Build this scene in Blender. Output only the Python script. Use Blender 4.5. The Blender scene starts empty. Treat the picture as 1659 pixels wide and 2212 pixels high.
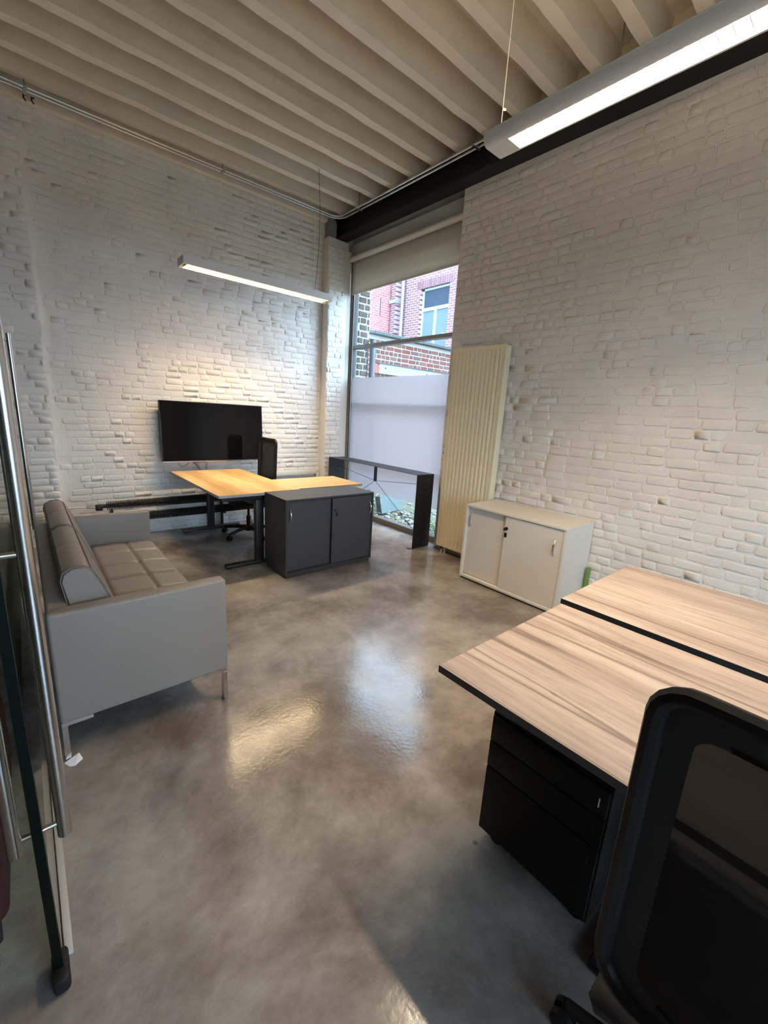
import bpy, bmesh, math, random
from mathutils import Vector, Matrix

sc = bpy.context.scene
col = sc.collection
PI = math.pi
R = math.radians

# ------------------------------------------------------------------ camera
F_PX, YAW, PITCH, ROLL, CAM_H = 901.76, 0.717959, 0.23, 0.059422, 1.54
_f = Vector((math.sin(YAW)*math.cos(PITCH), math.cos(YAW)*math.cos(PITCH), -math.sin(PITCH)))
_r = Vector((math.cos(YAW), -math.sin(YAW), 0.0))
_u = _r.cross(_f)
CAM_R = math.cos(ROLL)*_r + math.sin(ROLL)*_u
CAM_U = -math.sin(ROLL)*_r + math.cos(ROLL)*_u
CAM_F = _f
cd = bpy.data.cameras.new('camera')
cam = bpy.data.objects.new('camera', cd)
col.objects.link(cam)
cam.matrix_world = Matrix(((CAM_R.x, CAM_U.x, -CAM_F.x, 0), (CAM_R.y, CAM_U.y, -CAM_F.y, 0),
                           (CAM_R.z, CAM_U.z, -CAM_F.z, CAM_H), (0, 0, 0, 1)))
cd.sensor_fit = 'VERTICAL'
cd.sensor_height = 36.0
cd.lens = 36.0*F_PX/2212.0
cd.clip_start = 0.02
cd.clip_end = 200
sc.camera = cam

# ------------------------------------------------------------------ world, exposure
SKY_COL, SKY_STR = (0.53, 0.765, 1.0), 12.0
LAMP_NEAR_W, LAMP_UP_W, LAMP_FAR_W = 54.0, 9.0, 72.0
w = bpy.data.worlds.new('overcast_sky')
sc.world = w
w.use_nodes = True
bg = w.node_tree.nodes['Background']
bg.inputs[0].default_value = (*SKY_COL, 1)
bg.inputs[1].default_value = SKY_STR
vs = sc.view_settings
vs.view_transform = 'Standard'
vs.look = 'None'
vs.gamma = 1.0
vs.use_curve_mapping = False
vs.exposure = 0.12

# ------------------------------------------------------------------ materials
MATS = {}


def newmat(name):
    m = bpy.data.materials.new(name)
    m.use_nodes = True
    MATS[name] = m
    nt = m.node_tree
    return m, nt, nt.nodes['Principled BSDF']


def N(nt, t, **kw):
    n = nt.nodes.new(t)
    for k, v in kw.items():
        if k == 'inp':
            for a, b in v.items():
                n.inputs[a].default_value = b
        else:
            setattr(n, k, v)
    return n


def plain(name, c, rough=0.5, metal=0.0, spec=0.5, bump=0.0, bscale=200.0, var=0.0, vscale=6.0):
    m, nt, p = newmat(name)
    p.inputs['Base Color'].default_value = (*c, 1)
    p.inputs['Roughness'].default_value = rough
    p.inputs['Metallic'].default_value = metal
    p.inputs['Specular IOR Level'].default_value = spec
    tc = N(nt, 'ShaderNodeTexCoord')
    if var > 0:
        nz = N(nt, 'ShaderNodeTexNoise', inp={'Scale': vscale, 'Detail': 6.0})
        nt.links.new(tc.outputs['Object'], nz.inputs['Vector'])
        mx = N(nt, 'ShaderNodeMix', data_type='RGBA')
        mx.inputs[6].default_value = (*[x*(1-var) for x in c], 1)
        mx.inputs[7].default_value = (*[min(1, x*(1+var)) for x in c], 1)
        nt.links.new(nz.outputs['Fac'], mx.inputs[0])
        nt.links.new(mx.outputs[2], p.inputs['Base Color'])
    if bump > 0:
        nb = N(nt, 'ShaderNodeTexNoise', inp={'Scale': bscale, 'Detail': 4.0})
        nt.links.new(tc.outputs['Object'], nb.inputs['Vector'])
        b = N(nt, 'ShaderNodeBump', inp={'Strength': bump, 'Distance': 0.002})
        nt.links.new(nb.outputs['Fac'], b.inputs['Height'])
        nt.links.new(b.outputs[0], p.inputs['Normal'])
    return m


def paint_mat(name, c, big=0.5):
    """white paint on rough masonry"""
    m, nt, p = newmat(name)
    p.inputs['Roughness'].default_value = 0.62
    p.inputs['Specular IOR Level'].default_value = 0.3
    tc = N(nt, 'ShaderNodeNewGeometry')
    n1 = N(nt, 'ShaderNodeTexNoise', inp={'Scale': 2.3, 'Detail': 7.0, 'Roughness': 0.62})
    n2 = N(nt, 'ShaderNodeTexNoise', inp={'Scale': 38.0, 'Detail': 5.0, 'Roughness': 0.6})
    for n in (n1, n2):
        nt.links.new(tc.outputs['Position'], n.inputs['Vector'])
    cr = N(nt, 'ShaderNodeValToRGB')
    cr.color_ramp.elements[0].position = 0.3
    cr.color_ramp.elements[0].color = (*[x*0.88 for x in c], 1)
    cr.color_ramp.elements[1].position = 0.65
    cr.color_ramp.elements[1].color = (*c, 1)
    nt.links.new(n1.outputs['Fac'], cr.inputs[0])
    nt.links.new(cr.outputs[0], p.inputs['Base Color'])
    b = N(nt, 'ShaderNodeBump', inp={'Strength': big, 'Distance': 0.006})
    nt.links.new(n2.outputs['Fac'], b.inputs['Height'])
    nt.links.new(b.outputs[0], p.inputs['Normal'])
    return m


def brick_mat(name, cols, rough=0.8):
    """a different fired colour for each brick"""
    m, nt, p = newmat(name)
    p.inputs['Roughness'].default_value = rough
    p.inputs['Specular IOR Level'].default_value = 0.2
    g = N(nt, 'ShaderNodeNewGeometry')
    oi = N(nt, 'ShaderNodeObjectInfo')
    ad = N(nt, 'ShaderNodeMath', operation='ADD')
    fr = N(nt, 'ShaderNodeMath', operation='FRACT')
    nt.links.new(g.outputs['Random Per Island'], ad.inputs[0])
    nt.links.new(oi.outputs['Random'], ad.inputs[1])
    nt.links.new(ad.outputs[0], fr.inputs[0])
    cr = N(nt, 'ShaderNodeValToRGB')
    e = cr.color_ramp.elements
    while len(e) < len(cols):
        e.new(0.5)
    for i, c in enumerate(cols):
        e[i].position = i/(len(cols)-1)
        e[i].color = (*c, 1)
    nt.links.new(fr.outputs[0], cr.inputs[0])
    nz = N(nt, 'ShaderNodeTexNoise', inp={'Scale': 30.0, 'Detail': 5.0})
    nt.links.new(g.outputs['Position'], nz.inputs['Vector'])
    mx = N(nt, 'ShaderNodeMix', data_type='RGBA', blend_type='MULTIPLY')
    mx.inputs[0].default_value = 0.5
    nt.links.new(cr.outputs[0], mx.inputs[6])
    nt.links.new(nz.outputs['Color'], mx.inputs[7])
    nt.links.new(mx.outputs[2], p.inputs['Base Color'])
    return m


def far_brick_mat(name, c1, c2, mortar, axis):
    """brickwork too far off to tell the bricks apart; axis: which world axis runs along the wall"""
    m, nt, p = newmat(name)
    p.inputs['Roughness'].default_value = 0.85
    g = N(nt, 'ShaderNodeNewGeometry')
    sp = N(nt, 'ShaderNodeSeparateXYZ')
    cb = N(nt, 'ShaderNodeCombineXYZ')
    nt.links.new(g.outputs['Position'], sp.inputs[0])
    nt.links.new(sp.outputs[axis], cb.inputs[0])
    nt.links.new(sp.outputs[2], cb.inputs[1])
    bt = N(nt, 'ShaderNodeTexBrick', inp={'Scale': 1.0, 'Mortar Size': 0.009, 'Brick Width': 0.2, 'Row Height': 0.068, 'Mortar Smooth': 0.3})
    bt.inputs['Color1'].default_value = (*c1, 1)
    bt.inputs['Color2'].default_value = (*c2, 1)
    bt.inputs['Mortar'].default_value = (*mortar, 1)
    nt.links.new(cb.outputs[0], bt.inputs['Vector'])
    nt.links.new(bt.outputs['Color'], p.inputs['Base Color'])
    return m


def wood_mat(name, light, mid, dark, along=1, rough=0.42, scale=1.0, seed=0.0, crack=0.7):
    m, nt, p = newmat(name)
    p.inputs['Roughness'].default_value = rough
    p.inputs['Specular IOR Level'].default_value = 0.4
    tc = N(nt, 'ShaderNodeNewGeometry')
    s = [8.0*scale, 8.0*scale, 8.0*scale]
    s[along] = 0.55*scale
    mp = N(nt, 'ShaderNodeMapping')
    mp.inputs['Scale'].default_value = s
    mp.inputs['Location'].default_value = (seed, seed*1.7, seed*0.3)
    nt.links.new(tc.outputs['Position'], mp.inputs['Vector'])
    wb = N(nt, 'ShaderNodeTexNoise', inp={'Scale': 1.3, 'Detail': 2.0})      # gentle wander of the grain
    nt.links.new(tc.outputs['Position'], wb.inputs['Vector'])
    off = N(nt, 'ShaderNodeVectorMath', operation='MULTIPLY_ADD')
    off.inputs[1].default_value = (0.45, 0.45, 0.45)
    nt.links.new(wb.outputs['Color'], off.inputs[0])
    nt.links.new(mp.outputs[0], off.inputs[2])
    n1 = N(nt, 'ShaderNodeTexNoise', inp={'Scale': 0.85, 'Detail': 8.0, 'Roughness': 0.6})
    n2 = N(nt, 'ShaderNodeTexNoise', inp={'Scale': 7.0, 'Detail': 8.0, 'Roughness': 0.75})
    n3 = N(nt, 'ShaderNodeTexNoise', inp={'Scale': 0.55, 'Detail': 1.5, 'Roughness': 0.4})
    for n in (n1, n2):
        nt.links.new(off.outputs[0], n.inputs['Vector'])
    st = [1.0, 1.0, 1.0]
    st[along] = 0.3
    lg_ = N(nt, 'ShaderNodeVectorMath', operation='MULTIPLY')
    lg_.inputs[1].default_value = st
    nt.links.new(off.outputs[0], lg_.inputs[0])
    nt.links.new(lg_.outputs[0], n3.inputs['Vector'])
    cr = N(nt, 'ShaderNodeValToRGB')
    e = cr.color_ramp.elements
    e[0].position, e[0].color = 0.33, (*mid, 1)
    e[1].position, e[1].color = 0.62, (*light, 1)
    nt.links.new(n1.outputs['Fac'], cr.inputs[0])
    c2 = N(nt, 'ShaderNodeValToRGB')
    e = c2.color_ramp.elements
    e[0].position, e[0].color = 0.36, (0.70, 0.66, 0.64, 1)
    e[1].position, e[1].color = 0.55, (1, 1, 1, 1)
    nt.links.new(n2.outputs['Fac'], c2.inputs[0])
    mx = N(nt, 'ShaderNodeMix', data_type='RGBA', blend_type='MULTIPLY')
    mx.inputs[0].default_value = 0.8
    nt.links.new(cr.outputs[0], mx.inputs[6])
    nt.links.new(c2.outputs[0], mx.inputs[7])
    # dark thin cracks follow one contour of the slow noise
    sb = N(nt, 'ShaderNodeMath', operation='SUBTRACT')
    sb.inputs[1].default_value = 0.5
    ab = N(nt, 'ShaderNodeMath', operation='ABSOLUTE')
    nt.links.new(n3.outputs['Fac'], sb.inputs[0])
    nt.links.new(sb.outputs[0], ab.inputs[0])
    c3 = N(nt, 'ShaderNodeValToRGB')
    e = c3.color_ramp.elements
    e[0].position, e[0].color = 0.0, (crack, crack, crack, 1)
    e[1].position, e[1].color = 0.011, (0, 0, 0, 1)
    nt.links.new(ab.outputs[0], c3.inputs[0])
    m2 = N(nt, 'ShaderNodeMix', data_type='RGBA')
    m2.inputs[7].default_value = (*dark, 1)
    nt.links.new(c3.outputs[0], m2.inputs[0])
    nt.links.new(mx.outputs[2], m2.inputs[6])
    # knots
    mk = N(nt, 'ShaderNodeMapping')
    ks = [5.0, 5.0, 0.01]
    ks[along] = 2.2
    mk.inputs['Scale'].default_value = ks
    nt.links.new(tc.outputs['Position'], mk.inputs['Vector'])
    vo = N(nt, 'ShaderNodeTexVoronoi', inp={'Scale': 1.0, 'Randomness': 1.0})
    nt.links.new(mk.outputs[0], vo.inputs['Vector'])
    c4 = N(nt, 'ShaderNodeValToRGB')
    e = c4.color_ramp.elements
    e[0].position, e[0].color = 0.012, (0.7, 0.7, 0.7, 1)
    e[1].position, e[1].color = 0.04, (0, 0, 0, 1)
    nt.links.new(vo.outputs['Distance'], c4.inputs[0])
    m3 = N(nt, 'ShaderNodeMix', data_type='RGBA')
    m3.inputs[7].default_value = (*dark, 1)
    nt.links.new(c4.outputs[0], m3.inputs[0])
    nt.links.new(m2.outputs[2], m3.inputs[6])
    nt.links.new(m3.outputs[2], p.inputs['Base Color'])
    return m


def floor_mat():
    m, nt, p = newmat('polished_concrete')
    g = N(nt, 'ShaderNodeNewGeometry')
    n1 = N(nt, 'ShaderNodeTexNoise', inp={'Scale': 1.0, 'Detail': 10.0, 'Roughness': 0.70, 'Distortion': 0.25})
    n2 = N(nt, 'ShaderNodeTexNoise', inp={'Scale': 4.0, 'Detail': 9.0, 'Roughness': 0.68})
    n4 = N(nt, 'ShaderNodeTexNoise', inp={'Scale': 55.0, 'Detail': 3.0})
    for n in (n1, n2, n4):
        nt.links.new(g.outputs['Position'], n.inputs['Vector'])
    c1 = N(nt, 'ShaderNodeValToRGB')
    e = c1.color_ramp.elements
    e[0].position, e[0].color = 0.41, (0.20, 0.172, 0.157, 1)
    e[1].position, e[1].color = 0.60, (0.385, 0.36, 0.34, 1)
    nt.links.new(n1.outputs['Fac'], c1.inputs[0])
    c2 = N(nt, 'ShaderNodeValToRGB')
    e = c2.color_ramp.elements
    e[0].position, e[0].color = 0.32, (0.62, 0.60, 0.58, 1)
    e[1].position, e[1].color = 0.62, (1.0, 1.0, 1.0, 1)
    nt.links.new(n2.outputs['Fac'], c2.inputs[0])
    mx = N(nt, 'ShaderNodeMix', data_type='RGBA', blend_type='MULTIPLY')
    mx.inputs[0].default_value = 0.75
    nt.links.new(c1.outputs[0], mx.inputs[6])
    nt.links.new(c2.outputs[0], mx.inputs[7])
    # dark spots
    vo = N(nt, 'ShaderNodeTexVoronoi', inp={'Scale': 1.7, 'Randomness': 1.0})
    nt.links.new(g.outputs['Position'], vo.inputs['Vector'])
    c3 = N(nt, 'ShaderNodeValToRGB')
    e = c3.color_ramp.elements
    e[0].position, e[0].color = 0.016, (0.8, 0.8, 0.8, 1)
    e[1].position, e[1].color = 0.028, (0, 0, 0, 1)
    nt.links.new(vo.outputs['Distance'], c3.inputs[0])
    m2 = N(nt, 'ShaderNodeMix', data_type='RGBA')
    m2.inputs[7].default_value = (0.05, 0.045, 0.04, 1)
    nt.links.new(c3.outputs[0], m2.inputs[0])
    nt.links.new(mx.outputs[2], m2.inputs[6])
    nt.links.new(m2.outputs[2], p.inputs['Base Color'])
    mr = N(nt, 'ShaderNodeMapRange', inp={'From Min': 0.3, 'From Max': 0.7, 'To Min': 0.10, 'To Max': 0.24})
    nt.links.new(n2.outputs['Fac'], mr.inputs['Value'])
    nt.links.new(mr.outputs[0], p.inputs['Roughness'])
    p.inputs['Specular IOR Level'].default_value = 0.55
    b = N(nt, 'ShaderNodeBump', inp={'Strength': 0.4, 'Distance': 0.0012})
    nt.links.new(n4.outputs['Fac'], b.inputs['Height'])
    b2 = N(nt, 'ShaderNodeBump', inp={'Strength': 0.12, 'Distance': 0.003})
    nt.links.new(n2.outputs['Fac'], b2.inputs['Height'])
    nt.links.new(b.outputs[0], b2.inputs['Normal'])
    nt.links.new(b2.outputs[0], p.inputs['Normal'])
    return m


def glass_mat(name, tint=(1, 1, 1), ior=1.45):
    m, nt, p = newmat(name)
    nt.nodes.remove(p)
    out = nt.nodes['Material Output']
    # Schlick reflectance, the same from either side of the sheet
    ge = N(nt, 'ShaderNodeNewGeometry')
    dt = N(nt, 'ShaderNodeVectorMath', operation='DOT_PRODUCT')
    nt.links.new(ge.outputs['Normal'], dt.inputs[0])
    nt.links.new(ge.outputs['Incoming'], dt.inputs[1])
    ab = N(nt, 'ShaderNodeMath', operation='ABSOLUTE')
    nt.links.new(dt.outputs['Value'], ab.inputs[0])
    om = N(nt, 'ShaderNodeMath', operation='SUBTRACT', use_clamp=True)
    om.inputs[0].default_value = 1.0
    nt.links.new(ab.outputs[0], om.inputs[1])
    pw = N(nt, 'ShaderNodeMath', operation='POWER')
    pw.inputs[1].default_value = 5.0
    nt.links.new(om.outputs[0], pw.inputs[0])
    r0 = ((ior-1)/(ior+1))**2
    fr = N(nt, 'ShaderNodeMath', operation='MULTIPLY_ADD')
    fr.inputs[1].default_value = 1-r0
    fr.inputs[2].default_value = r0
    nt.links.new(pw.outputs[0], fr.inputs[0])
    tr = N(nt, 'ShaderNodeBsdfTransparent')
    tr.inputs[0].default_value = (*tint, 1)
    gl = N(nt, 'ShaderNodeBsdfGlossy', inp={'Roughness': 0.0})
    mx = N(nt, 'ShaderNodeMixShader')
    nt.links.new(fr.outputs[0], mx.inputs[0])
    nt.links.new(tr.outputs[0], mx.inputs[1])
    nt.links.new(gl.outputs[0], mx.inputs[2])
    nt.links.new(mx.outputs[0], out.inputs[0])
    return m


def translucent_mat(name, c, c_diff, fac_diff, clear=0.0):
    m, nt, p = newmat(name)
    nt.nodes.remove(p)
    out = nt.nodes['Material Output']
    tl = N(nt, 'ShaderNodeBsdfTranslucent')
    tl.inputs[0].default_value = (*c, 1)
    df = N(nt, 'ShaderNodeBsdfDiffuse')
    df.inputs[0].default_value = (*c_diff, 1)
    mx = N(nt, 'ShaderNodeMixShader')
    mx.inputs[0].default_value = fac_diff
    nt.links.new(tl.outputs[0], mx.inputs[1])
    nt.links.new(df.outputs[0], mx.inputs[2])
    if clear > 0:
        tr = N(nt, 'ShaderNodeBsdfTransparent')
        m2 = N(nt, 'ShaderNodeMixShader')
        m2.inputs[0].default_value = clear
        nt.links.new(mx.outputs[0], m2.inputs[1])
        nt.links.new(tr.outputs[0], m2.inputs[2])
        nt.links.new(m2.outputs[0], out.inputs[0])
    else:
        nt.links.new(mx.outputs[0], out.inputs[0])
    return m


def frosted_mat(name):
    m, nt, p = newmat(name)
    nt.nodes.remove(p)
    out = nt.nodes['Material Output']
    rf = N(nt, 'ShaderNodeBsdfRefraction', inp={'Roughness': 0.55, 'IOR': 1.08})
    rf.inputs[0].default_value = (0.45, 0.39, 0.39, 1)
    tl = N(nt, 'ShaderNodeBsdfTranslucent')
    tl.inputs[0].default_value = (0.45, 0.385, 0.385, 1)
    df = N(nt, 'ShaderNodeBsdfDiffuse')
    df.inputs[0].default_value = (0.8, 0.78, 0.82, 1)
    m1 = N(nt, 'ShaderNodeMixShader')
    m1.inputs[0].default_value = 0.55
    nt.links.new(rf.outputs[0], m1.inputs[1])
    nt.links.new(tl.outputs[0], m1.inputs[2])
    m2 = N(nt, 'ShaderNodeMixShader')
    m2.inputs[0].default_value = 0.12
    nt.links.new(m1.outputs[0], m2.inputs[1])
    nt.links.new(df.outputs[0], m2.inputs[2])
    nt.links.new(m2.outputs[0], out.inputs[0])
    return m


def marked_board_mat():
    """pale board with faint grey smudges of old writing"""
    m, nt, p = newmat('weathered_board')
    p.inputs['Roughness'].default_value = 0.6
    g = N(nt, 'ShaderNodeNewGeometry')
    mp = N(nt, 'ShaderNodeMapping')
    mp.inputs['Scale'].default_value = (14, 1, 34)
    nt.links.new(g.outputs['Position'], mp.inputs[0])
    nz = N(nt, 'ShaderNodeTexNoise', inp={'Scale': 1.0, 'Detail': 4.0, 'Roughness': 0.7})
    nt.links.new(mp.outputs[0], nz.inputs['Vector'])
    cr = N(nt, 'ShaderNodeValToRGB')
    e = cr.color_ramp.elements
    e[0].position, e[0].color = 0.36, (0.17, 0.19, 0.19, 1)
    e[1].position, e[1].color = 0.44, (0.30, 0.32, 0.31, 1)
    nt.links.new(nz.outputs['Fac'], cr.inputs[0])
    nt.links.new(cr.outputs[0], p.inputs['Base Color'])
    return m


def emit_mat(name, c, s):
    m, nt, p = newmat(name)
    p.inputs['Base Color'].default_value = (0.9, 0.9, 0.9, 1)
    p.inputs['Emission Color'].default_value = (*c, 1)
    p.inputs['Emission Strength'].default_value = s
    return m


paint_mat('wall_paint', (0.83, 0.79, 0.745))
paint_mat('ceiling_paint', (0.87, 0.79, 0.665), 0.3)
plain('plaster', (0.74, 0.70, 0.64), 0.7, bump=0.15, bscale=60)
floor_mat()
wood_mat('pale_oak', (0.52, 0.435, 0.385), (0.31, 0.245, 0.215), (0.10, 0.065, 0.05), along=1, seed=3.1)
wood_mat('pale_oak_second', (0.52, 0.435, 0.385), (0.31, 0.245, 0.215), (0.10, 0.065, 0.05), along=1, seed=9.4)
wood_mat('honey_oak', (0.72, 0.47, 0.22), (0.46, 0.27, 0.105), (0.20, 0.10, 0.04), along=1, seed=5.7, crack=0.3)
wood_mat('honey_oak_cross', (0.72, 0.47, 0.22), (0.50, 0.30, 0.12), (0.20, 0.10, 0.04), along=0, seed=1.7, crack=0.3)
plain('dark_edge', (0.055, 0.045, 0.042), 0.5)
plain('pale_edge', (0.50, 0.47, 0.47), 0.5)
plain('black_metal', (0.012, 0.012, 0.014), 0.42)
plain('black_paint', (0.008, 0.008, 0.010), 0.5, spec=0.3)
plain('black_plastic', (0.009, 0.009, 0.010), 0.5, spec=0.25)
plain('pedestal_black', (0.006, 0.006, 0.006), 0.5, spec=0.15)
plain('black_fabric', (0.012, 0.012, 0.013), 0.85, bump=0.4, bscale=600)
translucent_mat('black_gauze', (0.02, 0.02, 0.02), (0.014, 0.013, 0.013), 0.9, clear=0.03)
plain('anthracite', (0.060, 0.062, 0.078), 0.45, spec=0.45)
plain('anthracite_side', (0.050, 0.050, 0.056), 0.45, spec=0.45)
plain('white_melamine', (0.77, 0.73, 0.66), 0.4)
plain('plinth_dark', (0.05, 0.045, 0.04), 0.8)  # dark brown for the plinth of the white cabinet
plain('crack_dark', (0.10, 0.088, 0.08), 0.8)
plain('chrome', (0.80, 0.81, 0.84), 0.12, metal=1.0)
plain('brushed_steel', (0.60, 0.57, 0.55), 0.24, metal=1.0)
plain('satin_silver', (0.55, 0.54, 0.60), 0.3, metal=1.0)
plain('galvanised', (0.62, 0.62, 0.60), 0.28, metal=1.0)
plain('sofa_leather', (0.265, 0.230, 0.205), 0.42, spec=0.45, bump=0.12, bscale=350)
plain('piping_grey', (0.16, 0.14, 0.13), 0.5)
plain('tv_screen', (0.003, 0.003, 0.004), 0.08, spec=0.32)
plain('tv_bezel', (0.010, 0.010, 0.011), 0.35)
plain('radiator_cream', (0.88, 0.79, 0.58), 0.4)
plain('radiator_black', (0.010, 0.010, 0.010), 0.4)
plain('valve_brass', (0.25, 0.20, 0.14), 0.4, metal=0.8)
plain('white_plastic', (0.80, 0.77, 0.70), 0.4)
plain('lamp_white', (0.78, 0.77, 0.76), 0.45)
plain('lamp_grey', (0.80, 0.78, 0.77), 0.45)
plain('louvre_gold', (0.22, 0.18, 0.10), 0.35)
plain('louvre_white', (0.92, 0.88, 0.78), 0.35)
plain('window_alu', (0.24, 0.25, 0.26), 0.4, metal=0.3)
plain('window_sill_alu', (0.17, 0.145, 0.125), 0.5, metal=0.2)
translucent_mat('blind_fabric', (0.62, 0.56, 0.46), (0.78, 0.74, 0.66), 0.62)
plain('blind_tube', (0.66, 0.62, 0.55), 0.5)
glass_mat('clear_glass')
glass_mat('door_glass', (0.80, 0.90, 0.86), ior=1.52)
frosted_mat('frosted_film')
plain('glass_edge', (0.001, 0.004, 0.003), 0.35, spec=0.15)
plain('door_seal', (0.42, 0.39, 0.35), 0.5)
plain('paper', (0.82, 0.83, 0.90), 0.7)
plain('green_card', (0.16, 0.30, 0.07), 0.6)
plain('cable_grey', (0.20, 0.17, 0.17), 0.5)
plain('cable_white', (0.55, 0.58, 0.62), 0.5)
plain('red_fabric', (0.040, 0.004, 0.005), 0.75, bump=0.2, bscale=300)
plain('corridor_dim', (0.10, 0.09, 0.085), 0.7)  # dimness of the unlit corridor put into the wall colour
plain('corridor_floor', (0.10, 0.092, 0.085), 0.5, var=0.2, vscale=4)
brick_mat('low_wall_brick', [(0.22, 0.08, 0.065), (0.27, 0.10, 0.075), (0.17, 0.09, 0.08), (0.25, 0.13, 0.11), (0.13, 0.09, 0.085)])
brick_mat('side_wall_brick', [(0.11, 0.09, 0.075), (0.15, 0.10, 0.085), (0.13, 0.115, 0.095), (0.19, 0.11, 0.09)])
brick_mat('mauve_lintel', [(0.19, 0.10, 0.11), (0.25, 0.14, 0.15), (0.22, 0.13, 0.14)])
plain('outdoor_mortar', (0.42, 0.40, 0.37), 0.9, var=0.12, vscale=12)
far_brick_mat('pink_far_brick', (0.32, 0.105, 0.11), (0.39, 0.145, 0.145), (0.46, 0.29, 0.285), 0)
far_brick_mat('mauve_far_brick', (0.125, 0.062, 0.075), (0.165, 0.085, 0.10), (0.36, 0.28, 0.31), 1)
plain('pale_blue_frame', (0.32, 0.47, 0.47), 0.5)
plain('far_pane', (0.03, 0.05, 0.07), 0.15, spec=0.25)
plain('far_pane_pale', (0.10, 0.145, 0.18), 0.2, spec=0.25)  # paler blue for the two lower panes
plain('drain_pipe', (0.13, 0.15, 0.18), 0.5)
plain('slate_coping', (0.07, 0.085, 0.085), 0.6)
plain('lead_grey', (0.25, 0.25, 0.26), 0.5)
marked_board_mat()
plain('terracotta', (0.35, 0.11, 0.08), 0.8)
plain('soil', (0.15, 0.14, 0.10), 0.95, bump=0.8, bscale=40, var=0.45, vscale=18)
plain('pebble', (0.26, 0.255, 0.20), 0.9, var=0.5, vscale=9)
plain('stone_slab', (0.13, 0.16, 0.155), 0.8, var=0.25, vscale=14, bump=0.3, bscale=60)
plain('leaf', (0.09, 0.22, 0.07), 0.6, var=0.4, vscale=20)
plain('twig', (0.20, 0.16, 0.12), 0.8)

# ------------------------------------------------------------------ helpers
ORIG = {}


def setp(o, label=None, cat=None, group=None, kind=None):
    if label:
        o['label'] = label
    if cat:
        o['category'] = cat
    if group:
        o['group'] = group
    if kind:
        o['kind'] = kind
    return o


def thing(name, loc, label=None, cat=None, rotz=0.0, group=None, kind=None, local=False):
    o = bpy.data.objects.new(name, None)
    o.empty_display_size = 0.1
    col.objects.link(o)
    o.location = loc
    o.rotation_euler = (0, 0, rotz)
    ORIG[o.name] = Vector((0, 0, 0)) if local else Vector(loc)
    return setp(o, label, cat, group, kind)


class MB:
    def __init__(s):
        s.bm = bmesh.new()

    def box(s, x0, x1, y0, y1, z0, z1, bev=0.0, seg=2, mat=None):
        r = bmesh.ops.create_cube(s.bm, size=1.0)
        vs = r['verts']
        bmesh.ops.scale(s.bm, vec=(x1-x0, y1-y0, z1-z0), verts=vs)
        bmesh.ops.translate(s.bm, vec=((x0+x1)/2, (y0+y1)/2, (z0+z1)/2), verts=vs)
        if mat is not None:
            bmesh.ops.transform(s.bm, matrix=mat, verts=vs)
        if bev > 0:
            es = list({e for v in vs for e in v.link_edges})
            bmesh.ops.bevel(s.bm, geom=es, offset=bev, segments=seg, affect='EDGES', profile=0.5)
        return s

    def tube(s, pts, r, n=10, cap=True):
        pts = [Vector(p) for p in pts]
        rs = r if isinstance(r, (list, tuple)) else [r]*len(pts)
        rings = []
        up = None
        for i, p in enumerate(pts):
            a = pts[max(0, i-1)]
            b = pts[min(len(pts)-1, i+1)]
            d = (b-a).normalized()
            if up is None:
                up = Vector((0, 0, 1)) if abs(d.z) < 0.9 else Vector((1, 0, 0))
            sx = d.cross(up)
            if sx.length < 1e-4:
                sx = d.cross(Vector((0, 1, 0.3)))
            sx.normalize()
            sy = sx.cross(d).normalized()
            up = sy
            rings.append([s.bm.verts.new(p + (sx*math.cos(2*PI*k/n) + sy*math.sin(2*PI*k/n))*rs[i]) for k in range(n)])
        for i in range(len(rings)-1):
            for k in range(n):
                s.bm.faces.new((rings[i][k], rings[i][(k+1) % n], rings[i+1][(k+1) % n], rings[i+1][k]))
        if cap:
            s.bm.faces.new(rings[0])
            s.bm.faces.new(list(reversed(rings[-1])))
        return s

    def prism(s, prof, axis, a0, a1):
        """extrude a 2D outline along a world axis; prof gives the other two coordinates in order"""
        def mk(p, a):
            c = [0, 0, 0]
            o = [i for i in range(3) if i != axis]
            c[o[0]], c[o[1]] = p
            c[axis] = a
            return s.bm.verts.new(c)
        A = [mk(p, a0) for p in prof]
        B = [mk(p, a1) for p in prof]
        n = len(prof)
        for i in range(n):
            s.bm.faces.new((A[i], A[(i+1) % n], B[(i+1) % n], B[i]))
        s.bm.faces.new(A)
        s.bm.faces.new(B)
        return s

    def grid(s, fn, nu, nv):
        V = [[s.bm.verts.new(fn(i/nu, j/nv)) for j in range(nv+1)] for i in range(nu+1)]
        for i in range(nu):
            for j in range(nv):
                s.bm.faces.new((V[i][j], V[i+1][j], V[i+1][j+1], V[i][j+1]))
        return s

    def build(s, name, mat, parent=None, smooth=False, solid=0.0, kind=None, label=None, cat=None):
        bmesh.ops.recalc_face_normals(s.bm, faces=s.bm.faces)
        if parent is not None:
            bmesh.ops.translate(s.bm, vec=-ORIG.get(parent.name, Vector()), verts=s.bm.verts)
        me = bpy.data.meshes.new(name)
        s.bm.to_mesh(me)
        s.bm.free()
        me.materials.append(MATS[mat])
        if smooth:
            me.polygons.foreach_set('use_smooth', [True]*len(me.polygons))
            try:
                me.set_sharp_from_angle(angle=R(40))
            except Exception:
                pass
        o = bpy.data.objects.new(name, me)
        col.objects.link(o)
        if parent is not None:
            o.parent = parent
            ORIG[o.name] = ORIG.get(parent.name, Vector())
        if solid:
            md = o.modifiers.new('thickness', 'SOLIDIFY')
            md.thickness = solid
        return setp(o, label, cat, None, kind)


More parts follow.
